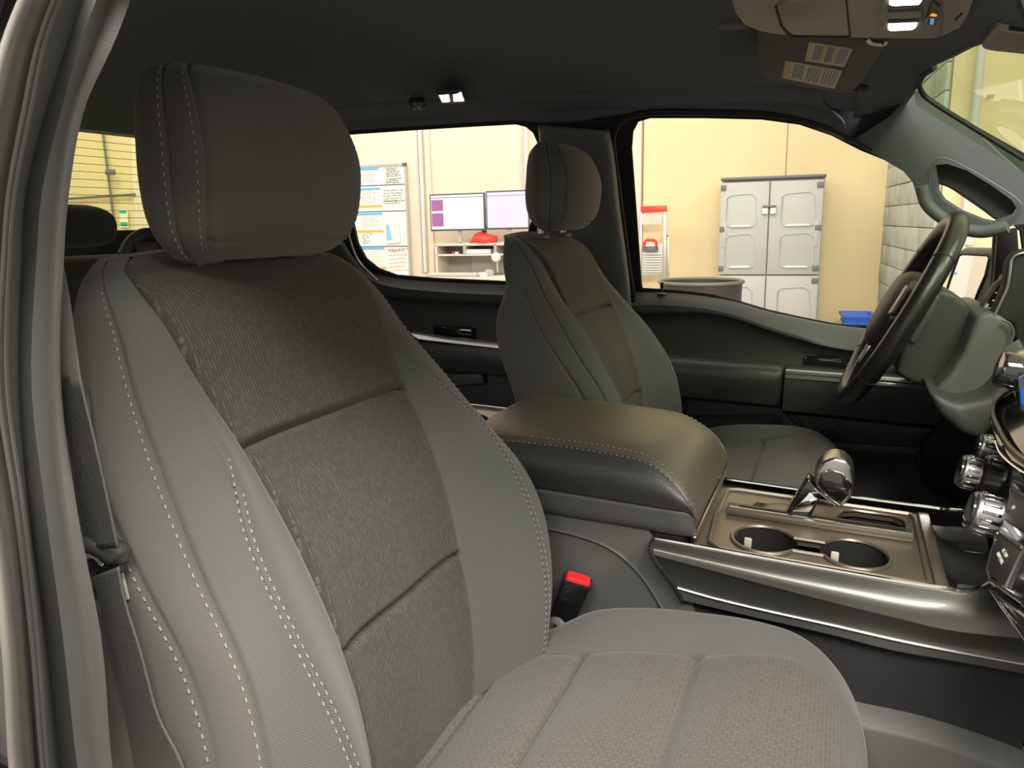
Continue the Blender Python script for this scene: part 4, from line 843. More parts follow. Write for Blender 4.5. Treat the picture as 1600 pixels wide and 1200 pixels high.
for i_, (u, v, y, r, ln) in enumerate(((1547, 703, .10, .0185, .030), (1518, 739, .0, .0200, .026), (1556, 737, .035, .0185, .030), (1545, 805, -.12, .0225, .036))):
    b0 = ay(u, v, y); a_ = _n((-1, 0, .16)); mb = MB(); n = 40
    K = empty_k = None
    prof = [(r*.80, -.020), (r*.86, -.004), (r*.9, 0), (r, .002), (r, ln*.72), (r*.97, ln*.8), (r*.9, ln*.84)]
    mb.lathe(prof, b0-a_*ln*.35, a_, n); kb = mb.build('knob', 'brush', CS, ang=40)
    x_ = _n(np.cross(a_, (0, 0, 1))); y_ = np.cross(a_, x_)
    g = MB()
    for k in range(16):
        t = 2*math.pi*k/16; rd = x_*math.cos(t)+y_*math.sin(t); tn = np.cross(a_, rd); c = b0-a_*ln*.35+a_*ln*.42+rd*r
        Rm = Matrix([[a_[q], tn[q], rd[q]] for q in range(3)]); g.box(c, (ln*.5, r*.16, .0022), Rm, bev=.0006, seg=1)
    g.build('knob_grip', 'chrome', kb, kind='stuff'); 
    mb = MB(); mb.lathe([(r*.9, 0), (r*.88, .002), (r*.5, .003)], b0+a_*ln*.49, a_, n); mb.build('knob_cap', 'capd', kb)
pr2 = [(1574, 700), (1600, 716), (1640, 740), (1640, 770), (1585, 742), (1566, 722)]
def S2(u, v, k=0): return pln(u, v, np.array((.735, -.10, .79))+_n((-.7, -.1, .7))*k, _n((-.7, -.1, .7)))
mb = MB(); mb.poly([S2(u, v) for u, v in [(1552, 628), (1542, 650), (1545, 670), (1556, 696), (1576, 722), (1610, 742), (1680, 780), (1680, 600), (1600, 600)]], (.03, 0, -.03), .004); mb.build('screen_surround', 'piano', CS, ang=50)
mb = MB(); mb.tube(spl([S2(u, v, .003) for u, v in [(1600, 603), (1575, 612), (1556, 628), (1551, 645), (1558, 666), (1572, 692), (1590, 712), (1640, 742)]], 40), .0045, 8, flat=.5); mb.build('surround_trim', 'satin', CS)
mb = MB(); mb.tube(spl([S2(u, v, .004) for u, v in [(1556, 690), (1562, 706), (1570, 716), (1584, 728), (1610, 745)]], 30), .0014, 6); mb.build('surround_line', 'chrome', CS)
mb = MB(); mb.poly([ay(u, v, -.14) for u, v in [(1589, 590), (1640, 560), (1640, 690), (1594, 640)]], (.02, .2, 0), .002); mb.build('touch_screen', 'screen', CS)
mb = MB(); mb.poly([ay(u, v, -.141) for u, v in [(1594, 610), (1640, 592), (1640, 660), (1597, 632)]], (0, .004, 0)); mb.build('screen_glow', 'blue', CS)
b0 = ay(1592, 583, -.12); mb = MB(); mb.lathe([(.017, -.01), (.019, 0), (.019, .016), (.017, .019), (.006, .02)], b0, _n((-1, 0, .2)), 32); mb.build('volume_knob', 'piano', CS, ang=40)
# ================================================================== DOOR MIRROR
DM = empty('door_mirror', (.80, 1.05, .80), 'black exterior door mirror seen through the far front window', 'mirror')
mp_, mn_ = (.805, 1.05, .97), _n((-.93, -.36, .03))
def Mq(u, v, k=0): return pln(u, v, np.array(mp_)+mn_*k, mn_)
mo = [(1486, 412), (1494, 393), (1504, 386), (1552, 387), (1563, 394), (1560, 420), (1545, 466), (1532, 505), (1505, 520), (1470, 500), (1466, 480)]
mb = MB(); mb.poly([Mq(u, v) for u, v in mo], -mn_*.10, .012, 3); mb.build('mirror_housing', 'plas2', DM, ang=50)
mg = [(1498, 400), (1504, 397), (1543, 399), (1546, 404), (1540, 430), (1529, 455), (1519, 480), (1475, 470), (1482, 445)]
mb = MB(); mb.poly([Mq(u, v, .002) for u, v in mg], -mn_*.004); mb.build('mirror_glass', 'mirror', DM, smooth=False)
mb = MB(); mb.tube([Mq(u, v, .002) for u, v in mg], .003, 6, closed=True); mb.build('glass_rim', 'rubber', DM)
mb = MB(); mb.poly([side(u, v, .79) for u, v in [(1553, 365), (1590, 355), (1600, 500), (1545, 500)]], (0, .02, 0), .004); struct(mb.build('trim_16', 'rubber', ang=50))
mb = MB(); mb.tube([side(1557, 368, .78), side(1552, 430, .78), side(1546, 490, .78)], .0018, 6); struct(mb.build('trim_17', 'pill'))
# ================================================================== OVERHEAD CONSOLE, VISOR, MIRROR, LAMPS
zo = 1.245
OC = empty('overhead_console', (.55, .0, 1.28), 'grey overhead console on the headliner with two lit map lamps', 'console')
def O(u, v, z=zo): return az(u, v, z)
oo = [(1138, -60), (1141, 8), (1148, 26), (1160, 41), (1182, 50), (1215, 56), (1300, 60), (1400, 62), (1440, 62), (1462, 62), (1482, 54), (1500, 44), (1513, 25), (1522, 0), (1530, -60)]
mb = MB(); mb.poly([O(u, v) for u, v in oo], (0, 0, .05), .007, 4); mb.build('console_shell', 'grayp', OC, ang=50)
def opoly(name, px, dz, th, m, bev=.001, par=None):
    mb = MB(); mb.poly([O(u, v, zo-dz) for u, v in px], (0, 0, th), bev, 2); return mb.build(name, m, par or OC, ang=50)
opoly('glasses_bin_lid', [(1214, 10), (1226, 5), (1320, -8), (1326, 55), (1243, 55), (1232, 50), (1222, 38)], .0022, .006, 'grayp', .0012)
mb = MB(); mb.tube([O(u, v, zo-.0004) for u, v in [(1212, 10), (1225, 3), (1321, -10), (1328, 57), (1242, 57), (1230, 52), (1220, 39)]], .0012, 6, closed=True); mb.build('lid_gap', 'rubber', OC)
opoly('lamp_panel', [(1378, -40), (1376, 50), (1384, 55), (1430, 54), (1441, 47), (1441, -40)], .003, .006, 'grayp', .0015)
opoly('map_lamp', [(1390, -12), (1389, 8), (1394, 10), (1436, 8), (1440, 3), (1441, -12)], .0055, .005, 'lamp', .001)
opoly('map_lamp', [(1388, 40), (1387, 47), (1391, 49), (1426, 47), (1431, 44), (1433, 39)], .0055, .005, 'lamp', .001)
opoly('lamp_button', [(1387, 16), (1387, 20), (1438, 18), (1439, 13)], .0055, .004, 'plas', .0006)
opoly('lamp_button', [(1387, 33), (1387, 37), (1436, 35), (1437, 30)], .0055, .004, 'plas', .0006)
opoly('lamp_strip', [(1387, 22), (1387, 30), (1438, 28), (1439, 20)], .005, .003, 'grayp', .0006)
opoly('airbag_indicator', [(1456, 8), (1468, 18), (1462, 42), (1446, 38)], .006, .007, 'plas2', .0012)
opoly('amber_symbol', [(1453, 25), (1456, 21), (1464, 23), (1463, 26)], .0062, .001, 'amber', 0); opoly('blue_symbol', [(1454, 29), (1460, 29), (1458, 39), (1453, 38)], .0062, .001, 'bluesym', 0)
opoly('nose_cover', [(1470, -40), (1474, 40), (1470, 58), (1500, 43), (1512, 25), (1520, 0), (1524, -40)], .003, .006, 'grayp', .001)
opoly('latch_slot', [(1491, 30), (1503, 20), (1505, 22), (1493, 33)], .0034, .002, 'rubber', .0003)
mc = az(1148, 42, 1.292); MI = tag(MB().lathe([(.024, 0), (.022, -.003), (.018, -.004), (.005, -.004)], mc+np.array((0, 0, .004)), (0, 0, 1), 28).build('microphone_grille', 'pill'), 'small oval grille on the headliner left of the overhead console', 'grille')
SV = empty('sun_visor', (.48, .3, 1.27), 'dark sun visor with two yellow and white warning labels', 'visor')
zv = 1.250
def V_(u, v, k=0): return pln(u, v, (.48, .30, zv-k), _n((.01, .07, 1)))
vv = [(1183, 58), (1181, 90), (1183, 112), (1190, 123), (1205, 128), (1289, 144), (1322, 147), (1336, 143), (1346, 132), (1388, 68), (1390, 62)]
mb = MB(); mb.poly([V_(u, v) for u, v in vv], (0, 0, .016), .006, 3); mb.build('visor_panel', 'vis', SV, ang=60)
def vl(name, px, k, m, par=None):
    mb = MB(); mb.poly([V_(u, v, k) for u, v in px], (0, 0, .0004)); return mb.build(name, m, par or SV, smooth=False)
def lab(q, cols, bands):
    """q: four corners (pixel) tl, tr, br, bl"""
    q = [np.array(p, float) for p in q]
    def bi(a, b): return tuple(q[0]*(1-a)*(1-b)+q[1]*a*(1-b)+q[2]*a*b+q[3]*(1-a)*b)
    lo = vl('warning_label', [bi(0, 0), bi(1, 0), bi(1, 1), bi(0, 1)], .0006, 'labelw')
    for a, b in bands: vl('label_band', [bi(a, .0), bi(b, .0), bi(b, 1), bi(a, 1)], .0010, 'labely', lo)
    mb = MB()
    for a, b in cols:
        m_ = 5
        for k in range(m_):
            x = a+(b-a)*(k+.5)/m_; y1 = .93-.12*random.random()
            mb.poly([V_(*bi(x-.006, .08), .0011), V_(*bi(x+.006, .08), .0011), V_(*bi(x+.006, y1), .0011), V_(*bi(x-.006, y1), .0011)], (0, 0, .0003))
    mb.build('label_text', 'ink', lo, smooth=False, kind='stuff')
lab([(1264, 66), (1332, 77), (1319, 105), (1257, 95)], [(.16, .36), (.46, .62), (.72, .96)], [(0, .10), (.38, .44), (.64, .70)])
lab([(1227, 95), (1316, 111), (1304, 139), (1222, 122)], [(.16, .36), (.42, .66), (.70, .96)], [(0, .10)])
mb = MB(); mb.tube(spl([V_(u, v, .004) for u, v in [(1354, 60), (1362, 67), (1380, 69), (1387, 62)]], 12), .0028, 6); mb.build('visor_clip', 'brush', SV)
mb = MB(); mb.tube([V_(1336, 136, -.004), V_(1352, 138, -.008)], .006, 8); mb.build('visor_pivot', 'rubber', SV)
RM = empty('rear_view_mirror', (.74, .0, 1.22), 'corner of the grey interior mirror at the upper right', 'mirror')
mb = MB(); mb.poly([ay(u, v, -.02) for u, v in [(1580, -30), (1568, 8), (1556, 36), (1558, 47), (1572, 51), (1680, 62), (1680, -30)]], (0, .10, 0), .006, 3); mb.build('mirror_shell', 'grayp', RM, ang=50)
mb = MB(); mb.poly([ay(u, v, -.021) for u, v in [(1577, 38), (1597, 34), (1640, 40), (1640, 54), (1576, 47)]], (0, .004, 0), .001); mb.build('mirror_foot', 'rubber', RM)
zd = 1.288
DL = empty('dome_lamp', tuple(az(706, 153, zd)), 'small rear dome lamp with two lit lenses on the headliner', 'lamp')
mb = MB(); mb.poly([az(u, v, zd-.010) for u, v in [(681, 148), (690, 163), (729, 161), (723, 146)]], (0, 0, .012), .003, 2); mb.build('lamp_bezel', 'plas', DL)
for a in ([(686, 150), (691, 160), (703, 159), (701, 149)], [(708, 149), (709, 159), (725, 158), (721, 147)]):
    mb = MB(); mb.poly([az(u, v, zd-.0115) for u, v in a], (0, 0, .004), .001); mb.build('lit_lens', 'lamp', DL)
CH = empty('coat_hook', tuple(az(650, 160, zd)), 'small black coat hook on the headliner beside the dome lamp', 'hook')
mb = MB(); mb.tube(spl([az(640, 160, zd-.006), az(645, 169, zd-.022), az(652, 166, zd-.024), az(657, 170, zd-.022), az(664, 165, zd-.010)], 16), .003, 8); mb.build('hook', 'pill', CH)
mb = MB(); mb.box(az(652, 157, zd-.001), (.03, .02, .012), bev=.003); mb.build('hook_base', 'rubber', CH)
# ================================================================== WORKSHOP OUTSIDE THE TRUCK
# its own frame: bx along the long wall, by towards it, bz plumb (the truck stands nose down by a degree or so)
_down = RW @ _n((124, 5700, F)); BZ = -_down
_w = RW @ _n((3700, 170, -F)); BX = _w-_w.dot(BZ)*BZ; BX = _n(BX); BY = np.cross(BZ, BX)
BM3 = Matrix([[BX[i], BY[i], BZ[i]] for i in range(3)])
DW = 7.0; GZ = -1.72
def B2(p): return CAM+BX*p[0]+BY*p[1]+BZ*p[2]
def wl(u, v, d=0):
    """point of the long wall (d metres in front of it) under a pixel, in workshop coordinates"""
    r = ray(u, v); r = np.array((r.dot(BX), r.dot(BY), r.dot(BZ))); return r*((DW-d)/r[1])
def bbox(mb, a, b, bev=0):
    a = np.array(a, float); b = np.array(b, float); c = B2((a+b)/2); mb.box(c, tuple(abs(b-a)), BM3, bev, 2); return mb
def wrect(name, q, d, th, m, parent=None, bev=0, kind=None):
    """slab on the wall: q = (u0, v0, u1, v1) top left / bottom right"""
    a = wl(q[0], q[1], d); b = wl(q[2], q[3], d); mb = MB(); bbox(mb, (a[0], DW-d, a[2]), (b[0], DW-d+th, b[2]), bev); return mb.build(name, m, parent)
def wpoly(name, px, d, th, m, parent=None, bev=0):
    mb = MB(); P_ = [wl(u, v, d) for u, v in px]; mb.poly([B2(p) for p in P_], BY*th, bev); return mb.build(name, m, parent, ang=40)
M.update(cream=mat('cream_wall', (.80, .685, .56), .8, bump=.2, bscale=30, var=.03, varscale=1.2), yellow=mat('yellow_wall', (.80, .66, .40), .8, bump=.2, bscale=30, var=.05, varscale=1.0),
 crack=mat('wall_joint', (.35, .28, .18), .9), pipe=mat('conduit', (.62, .62, .58), .5), concrete=mat('shop_floor_concrete', (.30, .28, .25), .6, var=.15, varscale=2),
 block=mat('painted_block', (.50, .53, .47), .7, bump=.4, bscale=40, var=.14, varscale=7), cab=mat('cabinet_plastic', (.50, .50, .48), .5), cabd=mat('cabinet_dark', (.16, .165, .17), .5),
 wb=mat('whiteboard', (.86, .85, .80), .3), hb=mat('board_blue', (.12, .48, .80), .5), hor=mat('board_orange', (.85, .45, .08), .5), scr=mat('marker', (.22, .24, .20), .7), pinkm=mat('red_marker', (.75, .25, .32), .7),
 mon=mat('monitor_frame', (.10, .10, .11), .4), s1=mat('screen_white', (.6, .66, .66), .3, emit=(.80, .86, .88, .22)), s2=mat('screen_lilac', (.5, .48, .7), .3, emit=(.72, .70, .95, .30)), s3=mat('screen_purple', (.3, .1, .3), .3, emit=(.42, .18, .45, .2)), s4=mat('screen_bar', (.2, .25, .4), .3, emit=(.55, .60, .75, .2)),
 desk=mat('desk_laminate', (.66, .60, .50), .5), hutch=mat('hutch_grey', (.42, .40, .37), .6), redp=mat('bright_red', (.85, .05, .04), .4), bluep=mat('blue_bin', (.03, .14, .62), .4), alu=mat('aluminium', (.62, .60, .57), .35, metal=.6),
 keyb=mat('keyboard_grey', (.40, .39, .38), .6), barrel=mat('black_barrel', (.05, .045, .045), .35), rim_=mat('barrel_rim', (.16, .14, .125), .4), green=mat('exit_green', (.05, .45, .22), .5), paper=mat('paper', (.82, .82, .80), .7), sky=mat('print_sky', (.25, .55, .85), .6))
# shop floor
mb = MB(); bbox(mb, (-16, -7, GZ-.1), (8, DW+.3, GZ)); struct(mb.build('floor', 'concrete'))['label'] = 'workshop floor'
xj = wl(1003, 300)[0]; xl = wl(590, 300)[0]; xc = wl(1380, 400)[0]
def wallseg(name, x0, x1, m, y=DW):
    mb = MB(); bbox(mb, (x0, y, GZ), (x1, y+.2, 3.4)); return struct(mb.build(name, m))
w1 = wallseg('wall_left', -14, xl-1.2, 'yellow'); w2 = wallseg('wall_left', xl-1.19, xj, 'cream'); w3_ = wallseg('wall_left', xj+.01, xc, 'yellow')
# panel joints and pipes
ct0 = wl(1200, 275)[2]
def vstrip(name, u, w, z0, z1, d, th, m, par):
    x = wl(u, 300)[0]; return bbox(MB(), (x-w/2, DW-d, z0), (x+w/2, DW-d+th, z1)).build(name, m, par)
vstrip('crack', 1226, .008, ct0, 3.3, .004, .006, 'crack', w3_); vstrip('joint', 1003, .012, GZ, 3.3, .012, .014, 'crack', w3_)
def pipe(name, u0, v0, u1, v1, r, d, m, par=None):
    mb = MB(); mb.tube([B2(wl(u0, v0, d)), B2(wl(u1, v1, d))], r, 10); return mb.build(name, m, par)
def plumb(u, v): return (924+(u-924)*(6300-v)/5950)
def vpipe(name, u, v0, v1, r, d, m, par=None): return pipe(name, plumb(u, v0), v0, plumb(u, v1), v1, r, d, m, par)
PP = vpipe('conduit_pipe', 662, 120, 425, .020, .04, 'white'); tag(PP, 'white conduit pipe on the wall between whiteboard and monitors', 'pipe')
PP = vpipe('conduit_pipe', 657, 120, 425, .008, .02, 'pipe'); tag(PP, 'thin grey cable running down the wall beside the white conduit', 'cable')
PP = vpipe('conduit_pipe', 824, 120, 300, .020, .04, 'white'); tag(PP, 'white conduit pipe above the lilac monitor', 'pipe')
mb = MB(); mb.tube([B2(wl(u, v, .03)) for u, v in [(816, 160), (815, 230), (814, 270), (819, 300)]], .006, 8); tag(mb.build('wall_cable', 'pipe'), 'thin wavy cable left of the conduit above the lilac monitor', 'cable')
vstrip('wall_post', 672, .05, GZ, 3.3, .03, .03, 'cream', w2)
# ---- jutting block pier and the nearer wall
y_step = None
r = ray(1463, 380); r = np.array((r.dot(BX), r.dot(BY), r.dot(BZ))); YN = r[1]*xc/r[0]
wn_ = wallseg('wall_front', xc+.01, 6.5, 'yellow', YN+.01)
PR = bpy.data.objects.new('trim_18', None); COL.objects.link(PR); PR.location = tuple(B2((xc, YN, GZ))); PR['kind'] = 'structure'
z = GZ; bmesh_i = 0; hB = .150; base_me = {}
while z < 3.2:
    y = YN+.02; k = 0; offs = .0 if bmesh_i % 2 else -.45
    while y+offs < DW:
        a = max(y+offs, YN+.02); b = min(y+offs+.89, DW)
        if b-a > .03:
            mb = MB(); dx = random.uniform(-.004, .004); bbox(mb, (xc-.02+dx, a+.002, z+.0025), (xc+.12, b-.002, z+hB-.0025), .004); mb.build('block', 'block', PR)
        y += .9
    z += hB; bmesh_i += 1
mb = MB(); bbox(mb, (xc, YN+.02, GZ), (xc+.10, DW, 3.3)); mb.build('mortar', 'crack', PR)
def npt(u, v, d=.03):
    r = ray(u, v); r = np.array((r.dot(BX), r.dot(BY), r.dot(BZ))); return B2(r*((YN-d)/r[1]))
mb = MB(); mb.tube([npt(plumb(1507, v), v, .05) for v in (-60, 100, 250, 370, 470)], .022, 10); tag(mb.build('conduit_pipe', 'pipe'), 'grey conduit pipe on the nearer wall seen through the windshield', 'pipe')
mb = MB(); mb.tube([npt(1513, 376, .05), npt(1524, 377, .05)], .016, 8); mb.tube([npt(1513, 368, .05), npt(1513, 382, .05)], .034, 10); tag(mb.build('pipe_fitting', 'pipe'), 'small pipe fitting on the conduit above the door mirror', 'fitting')
for u, v in ((1506, 189), (1548, 150)):
    mb = MB(); mb.box(npt(u, v, .01), (.03, .02, .014), BM3); mb.build('wall_mark', 'crack', wn_)
# ---- grey plastic storage cabinet
cx0 = wl(1127, 278, .5)[0]; cx1 = wl(1280, 272, .5)[0]; ct = wl(1200, 275, .5)[2]; cm = wl(1200, 430, .5)[2]
CBN = empty('storage_cabinet', tuple(B2(((cx0+cx1)/2, DW-.3, GZ))), 'tall light grey plastic storage cabinet with four doors against the yellow wall', 'cabinet')
mb = MB(); bbox(mb, (cx0+.01, DW-.46, GZ), (cx1+.05, DW-.02, ct-.02), .01); mb.build('cabinet_body', 'cab', CBN)
mb = MB(); bbox(mb, (cx0-.005, DW-.51, ct-.024), (cx1+.055, DW-.02, ct), .01); mb.build('cabinet_top', 'cabd', CBN)
xm = (cx0+cx1)/2+.01
def cdoor(x0, x1, z0, z1, s):
    mb = MB(); bbox(mb, (x0, DW-.50, z0), (x1, DW-.46, z1), .008); d = mb.build('cabinet_door', 'cab', CBN)
    h = z1-z0
    for a, b in (((z0+z1)/2+.02, z1-.09), (z0+.06, (z0+z1)/2-.04)):
        xa = x0+.05 if s < 0 else x0+.09; xb = x1-.09 if s < 0 else x1-.05
        mb = MB(); P_ = [(xa, a+.02), (xa+.02, a), (xb-.02, a), (xb, a+.02), (xb-.012, b-.03), (xb-.05, b), (xa+.03, b-.01), (xa, b-.03)]
        mb.tube([B2((x, DW-.501, zz)) for x, zz in P_], .006, 6, closed=True); mb.build('door_moulding', 'cab', d)
        mb = MB(); mb.poly([B2((x, DW-.504, zz)) for x, zz in [(xa+.03, a-.006), (xb-.03, a-.006), (xb-.05, a+.012), (xa+.05, a+.012)]], -BY*.012, .004); mb.build('moulding_lip', 'white', d)
    hx = x1 if s > 0 else x0
    for zz in (z0+.05, (z0+z1)/2, z1-.04):
        mb = MB(); bbox(mb, (hx-.05 if s > 0 else hx, DW-.508, zz-.022), (hx if s > 0 else hx+.04, DW-.47, zz+.022), .004); mb.build('hinge', 'cabd', d)
    mb = MB(); bbox(mb, (hx-.055 if s > 0 else hx+.02, DW-.506, z0+.3*h), (hx-.02 if s > 0 else hx+.055, DW-.498, z0+.3*h+.2), .003); mb.build('side_boss', 'cab', d)
    return d
cdoor(cx0, xm-.004, cm+.004, ct-.04, -1); cdoor(xm+.004, cx1+.04, cm+.004, ct-.04, 1)
cdoor(cx0, xm-.004, cm-.95, cm-.004, -1); cdoor(xm+.004, cx1+.04, cm-.95, cm-.004, 1)
zz = wl(1200, 325, .5)[2]
mb = MB(); bbox(mb, (xm-.05, DW-.52, zz+.008), (xm+.05, DW-.50, zz+.02)); mb.build('latch', 'cabd', CBN)
for s in (-1, 1):
    mb = MB(); bbox(mb, (xm+s*.03-.022, DW-.525, zz-.05), (xm+s*.03+.022, DW-.50, zz), .008); mb.build('pull_handle', 'white', CBN)
# ---- blue bin on a low stand
a = wl(1316, 490, .6); b = wl(1367, 520, .6)
ST = tag(bbox(MB(), (a[0]-.05, DW-.75, GZ), (b[0]+.1, DW-.1, b[2]-.02), .01).build('low_stand', 'hutch'), 'low grey stand under the blue bin', 'stand')
BB = empty('blue_bin', tuple(B2(((a[0]+b[0])/2, DW-.45, b[2]))), 'small blue plastic bin near the block pier, right of the cabinet', 'bin')
def tub(x0, x1, y0, y1, z0, z1, t):
    return rings([[B2((x0+t*k, y0+t*k, z)), B2((x1-t*k, y0+t*k, z)), B2((x1-t*k, y1-t*k, z)), B2((x0+t*k, y1-t*k, z))] for k, z in ((3, z0), (1, z1), (0, z1), (0, z1+.02), (2, z1+.02), (3.5, z0+.01))])
tub(a[0], b[0], DW-.62, DW-.30, b[2], a[2]-.03, .012).build('bin_tub', 'bluep', BB, ang=30)
mb = MB(); bbox(mb, (a[0]+.015, DW-.61, a[2]-.08), (b[0]-.015, DW-.312, a[2]-.07)); mb.build('bin_content', 'bluep', BB)
# ---- folding step stool leaning on the wall
SL = empty('step_stool', tuple(B2((wl(1022, 455, .25)[0], DW-.2, GZ))), 'red and white folding step stool leaning by the yellow wall', 'step stool')
def sp2(name, px, d, th, m, bev=.004): return wpoly(name, px, d, th, m, SL, bev)
sp2('top_rail', [(1001, 322), (1041, 321), (1042, 331), (1001, 333)], .25, .05, 'redp')
sp2('side_rail', [(1036, 331), (1041, 331), (1040, 470), (1036, 470)], .25, .03, 'alu', .002)
sp2('side_rail', [(1000, 331), (1003, 331), (1002, 470), (999, 470)], .25, .03, 'alu', .002)
sp2('rear_leg', [(1042, 370), (1045, 370), (1046, 470), (1041, 470)], .12, .02, 'alu', .001)
sp2('rear_hinge', [(1041, 367), (1044, 367), (1044, 375), (1041, 376)], .11, .03, 'redp', .001)
SPn = sp2('step_plate', [(1003, 381), (1036, 381), (1034, 429), (1003, 430)], .24, .02, 'white')
for k in range(8):
    v = 397+k*4; mb = MB(); p = [wl(1004, v, .27), wl(1034, v, .27)]; mb.tube([B2(q) for q in p], .004, 6); mb.build('tread_rib', 'alu', SPn)
sp2('stool_latch', [(1004, 385), (1028, 385), (1028, 393), (1004, 393)], .28, .03, 'cabd')
mb = MB(); mb.tube([B2(wl(u, v, .30)) for u, v in [(1006, 386), (1007, 378), (1011, 375), (1021, 375), (1025, 378), (1026, 386)]], .013, 8); mb.build('carry_handle', 'redp', SL)
wpoly('stool_label', [(1003, 334), (1035, 334), (1034, 350), (1003, 351)], .245, .01, 'desk', SL)
# ---- black barrel in front of the cabinet
bc = wl(1095, 440, 1.6); rr_ = (wl(1160, 440, 1.6)[0]-wl(1030, 440, 1.6)[0])/2
BRL = empty('black_barrel', tuple(B2((bc[0], bc[1], GZ))), 'open black barrel with a worn grey rim in front of the cabinet', 'barrel')
mb = MB(); c = B2((bc[0], bc[1], GZ)); H_ = bc[2]-GZ; mb.lathe([(rr_*.86, 0), (rr_*.94, H_*.5), (rr_*.99, H_), (rr_*.96, H_), (rr_*.90, H_*.6), (.01, H_*.6)], c, BZ, 48); mb.build('barrel_shell', 'barrel', BRL)
mb = MB(); mb.tube([c+BZ*H_+BX*rr_*math.cos(t)+BY*rr_*math.sin(t) for t in np.linspace(0, 2*math.pi, 48, endpoint=False)], .013, 8, closed=True); mb.build('barrel_rim', 'rim_', BRL)
# ---- whiteboard
a = wl(470, 262, .03); b = wl(641, 450, .03); a[2] = wl(635, 257, .03)[2]
WBD = empty('whiteboard', tuple(B2((a[0], DW, a[2]))), 'large whiteboard with blue and orange headed sheets and marker notes', 'whiteboard')
a2 = wl(470, 256, .03); xr = wl(637, 340, .03)[0]; zt_ = wl(635, 257, .03)[2]; zb_ = wl(640, 455, .03)[2]
def wrc(name, x0, z0, x1, z1, d, th, m, par, bev=0): return bbox(MB(), (x0, DW-d-th, z0), (x1, DW-d, z1), bev).build(name, m, par, smooth=False)
wrc('board', a2[0], zb_, xr, zt_, .02, .02, 'wb', WBD)
for (x0, z0, x1, z1) in ((a2[0], zt_-.01, xr+.01, zt_+.012), (xr-.006, zb_, xr+.012, zt_)): wrc('board_frame', x0, z0, x1, z1, .02, .03, 'alu', WBD)
mb = MB(); bbox(mb, (xr-.02, DW-.055, zt_-.015), (xr+.015, DW-.02, zt_+.015)); mb.build('frame_corner', 'mon', WBD)
def px_x(u, v): return wl(u, v, .045)[0]
def px_z(u, v): return wl(u, v, .045)[2]
def shift(v): return (v-257)*.035
for v in (289, 330, 385): wrc('divider', px_x(555, v), px_z(600, v)-.005, xr-.01, px_z(600, v)+.004, .04, .003, 'mon', WBD)
for v, u1, m in ((264, 591, 'hb'), (295, 593, 'hb'), (322, 596, 'hor'), (334, 597, 'hb'), (361, 599, 'hor'), (388, 600, 'hb'), (418, 604, 'hor')):
    wrc('blue_header' if m == 'hb' else 'orange_header', px_x(500, v), px_z(570, v+2.2), px_x(u1, v), px_z(570, v-1.2), .04, .004, m, WBD)
def scrib(u0, v0, u1, n, dv, m, par, ln=1.0, w=.9):
    mb = MB()
    for k in range(n):
        u = u0+random.uniform(0, 2); v = v0+k*dv
        while u < u1-random.uniform(0, 8)*ln:
            l_ = random.uniform(2, 5); p = [wl(u+j*.7, v+random.uniform(-.8, .8)-(u-u0)*.06, .047) for j in range(int(l_/.7)+2)]
            mb.tube([B2(q) for q in p], .0035*w, 4); u += l_+random.uniform(1, 2.2)
    mb.build('marker_writing', m, par, smooth=False, kind='stuff')
scrib(602, 263, 626, 5, 3.0, 'scr', WBD); scrib(602, 280, 628, 3, 2.8, 'scr', WBD); scrib(598, 298, 632, 5, 4.2, 'scr', WBD, w=.8); scrib(599, 314, 627, 2, 4, 'scr', WBD, w=.8)
scrib(560, 270, 588, 5, 3.6, 'alu', WBD, w=.6); scrib(560, 302, 590, 5, 3.6, 'alu', WBD, w=.6); scrib(564, 340, 594, 5, 3.6, 'alu', WBD, w=.6); scrib(565, 366, 578, 5, 3.4, 'scr', WBD, w=.7); scrib(572, 394, 598, 6, 3.8, 'alu', WBD, w=.5)
scrib(605, 390, 637, 2, 2.4, 'pinkm', WBD, w=1.1); scrib(607, 399, 637, 5, 6, 'pinkm', WBD, .5, w=.7)
NP = wpoly('pinned_paper', [(602, 337), (620, 336), (626, 379), (603, 381)], .055, .004, 'paper'); tag(NP, 'sheet with a blue print pinned at the middle of the whiteboard', 'paper')
wpoly('blue_print', [(603, 352), (607, 350), (613, 375), (604, 376)], .057, .002, 'sky', NP)
# ---- desk, hutch, screens and small things
dz = wl(700, 429, .35)[2]; dx0 = wl(634, 429, .75)[0]; dx1 = wl(800, 429, .75)[0]+.9
DK = empty('work_desk', tuple(B2((dx0+.5, DW-.4, GZ))), 'pale workbench desk with grey cubby hutch below the monitors', 'desk')
bbox(MB(), (dx0, DW-.75, dz-.06), (dx1, DW-.02, dz), .01).build('desk_top', 'desk', DK)
bbox(MB(), (dx0+.05, DW-.74, dz-.11), (dx1-.5, DW-.70, dz-.065), .005).build('desk_drawer', 'desk', DK)
for x in (dx0+.08, dx1-.12): bbox(MB(), (x, DW-.70, GZ), (x+.05, DW-.65, dz-.06)).build('desk_leg', 'hutch', DK)
for x in (dx0+.08, dx1-.12): bbox(MB(), (x, DW-.10, GZ), (x+.05, DW-.05, dz-.06)).build('desk_leg', 'hutch', DK)
hx0 = wl(682, 390, .35)[0]; hx1 = wl(800, 390, .35)[0]+.5; hz1 = wl(720, 382, .35)[2]; hz0 = dz; hs = wl(720, 398, .35)[2]
def hb(name, x0, z0, x1, z1, y0=.36, y1=.04, m='hutch'): return bbox(MB(), (x0, DW-y0, z0), (x1, DW-y1, z1)).build(name, m, DK)
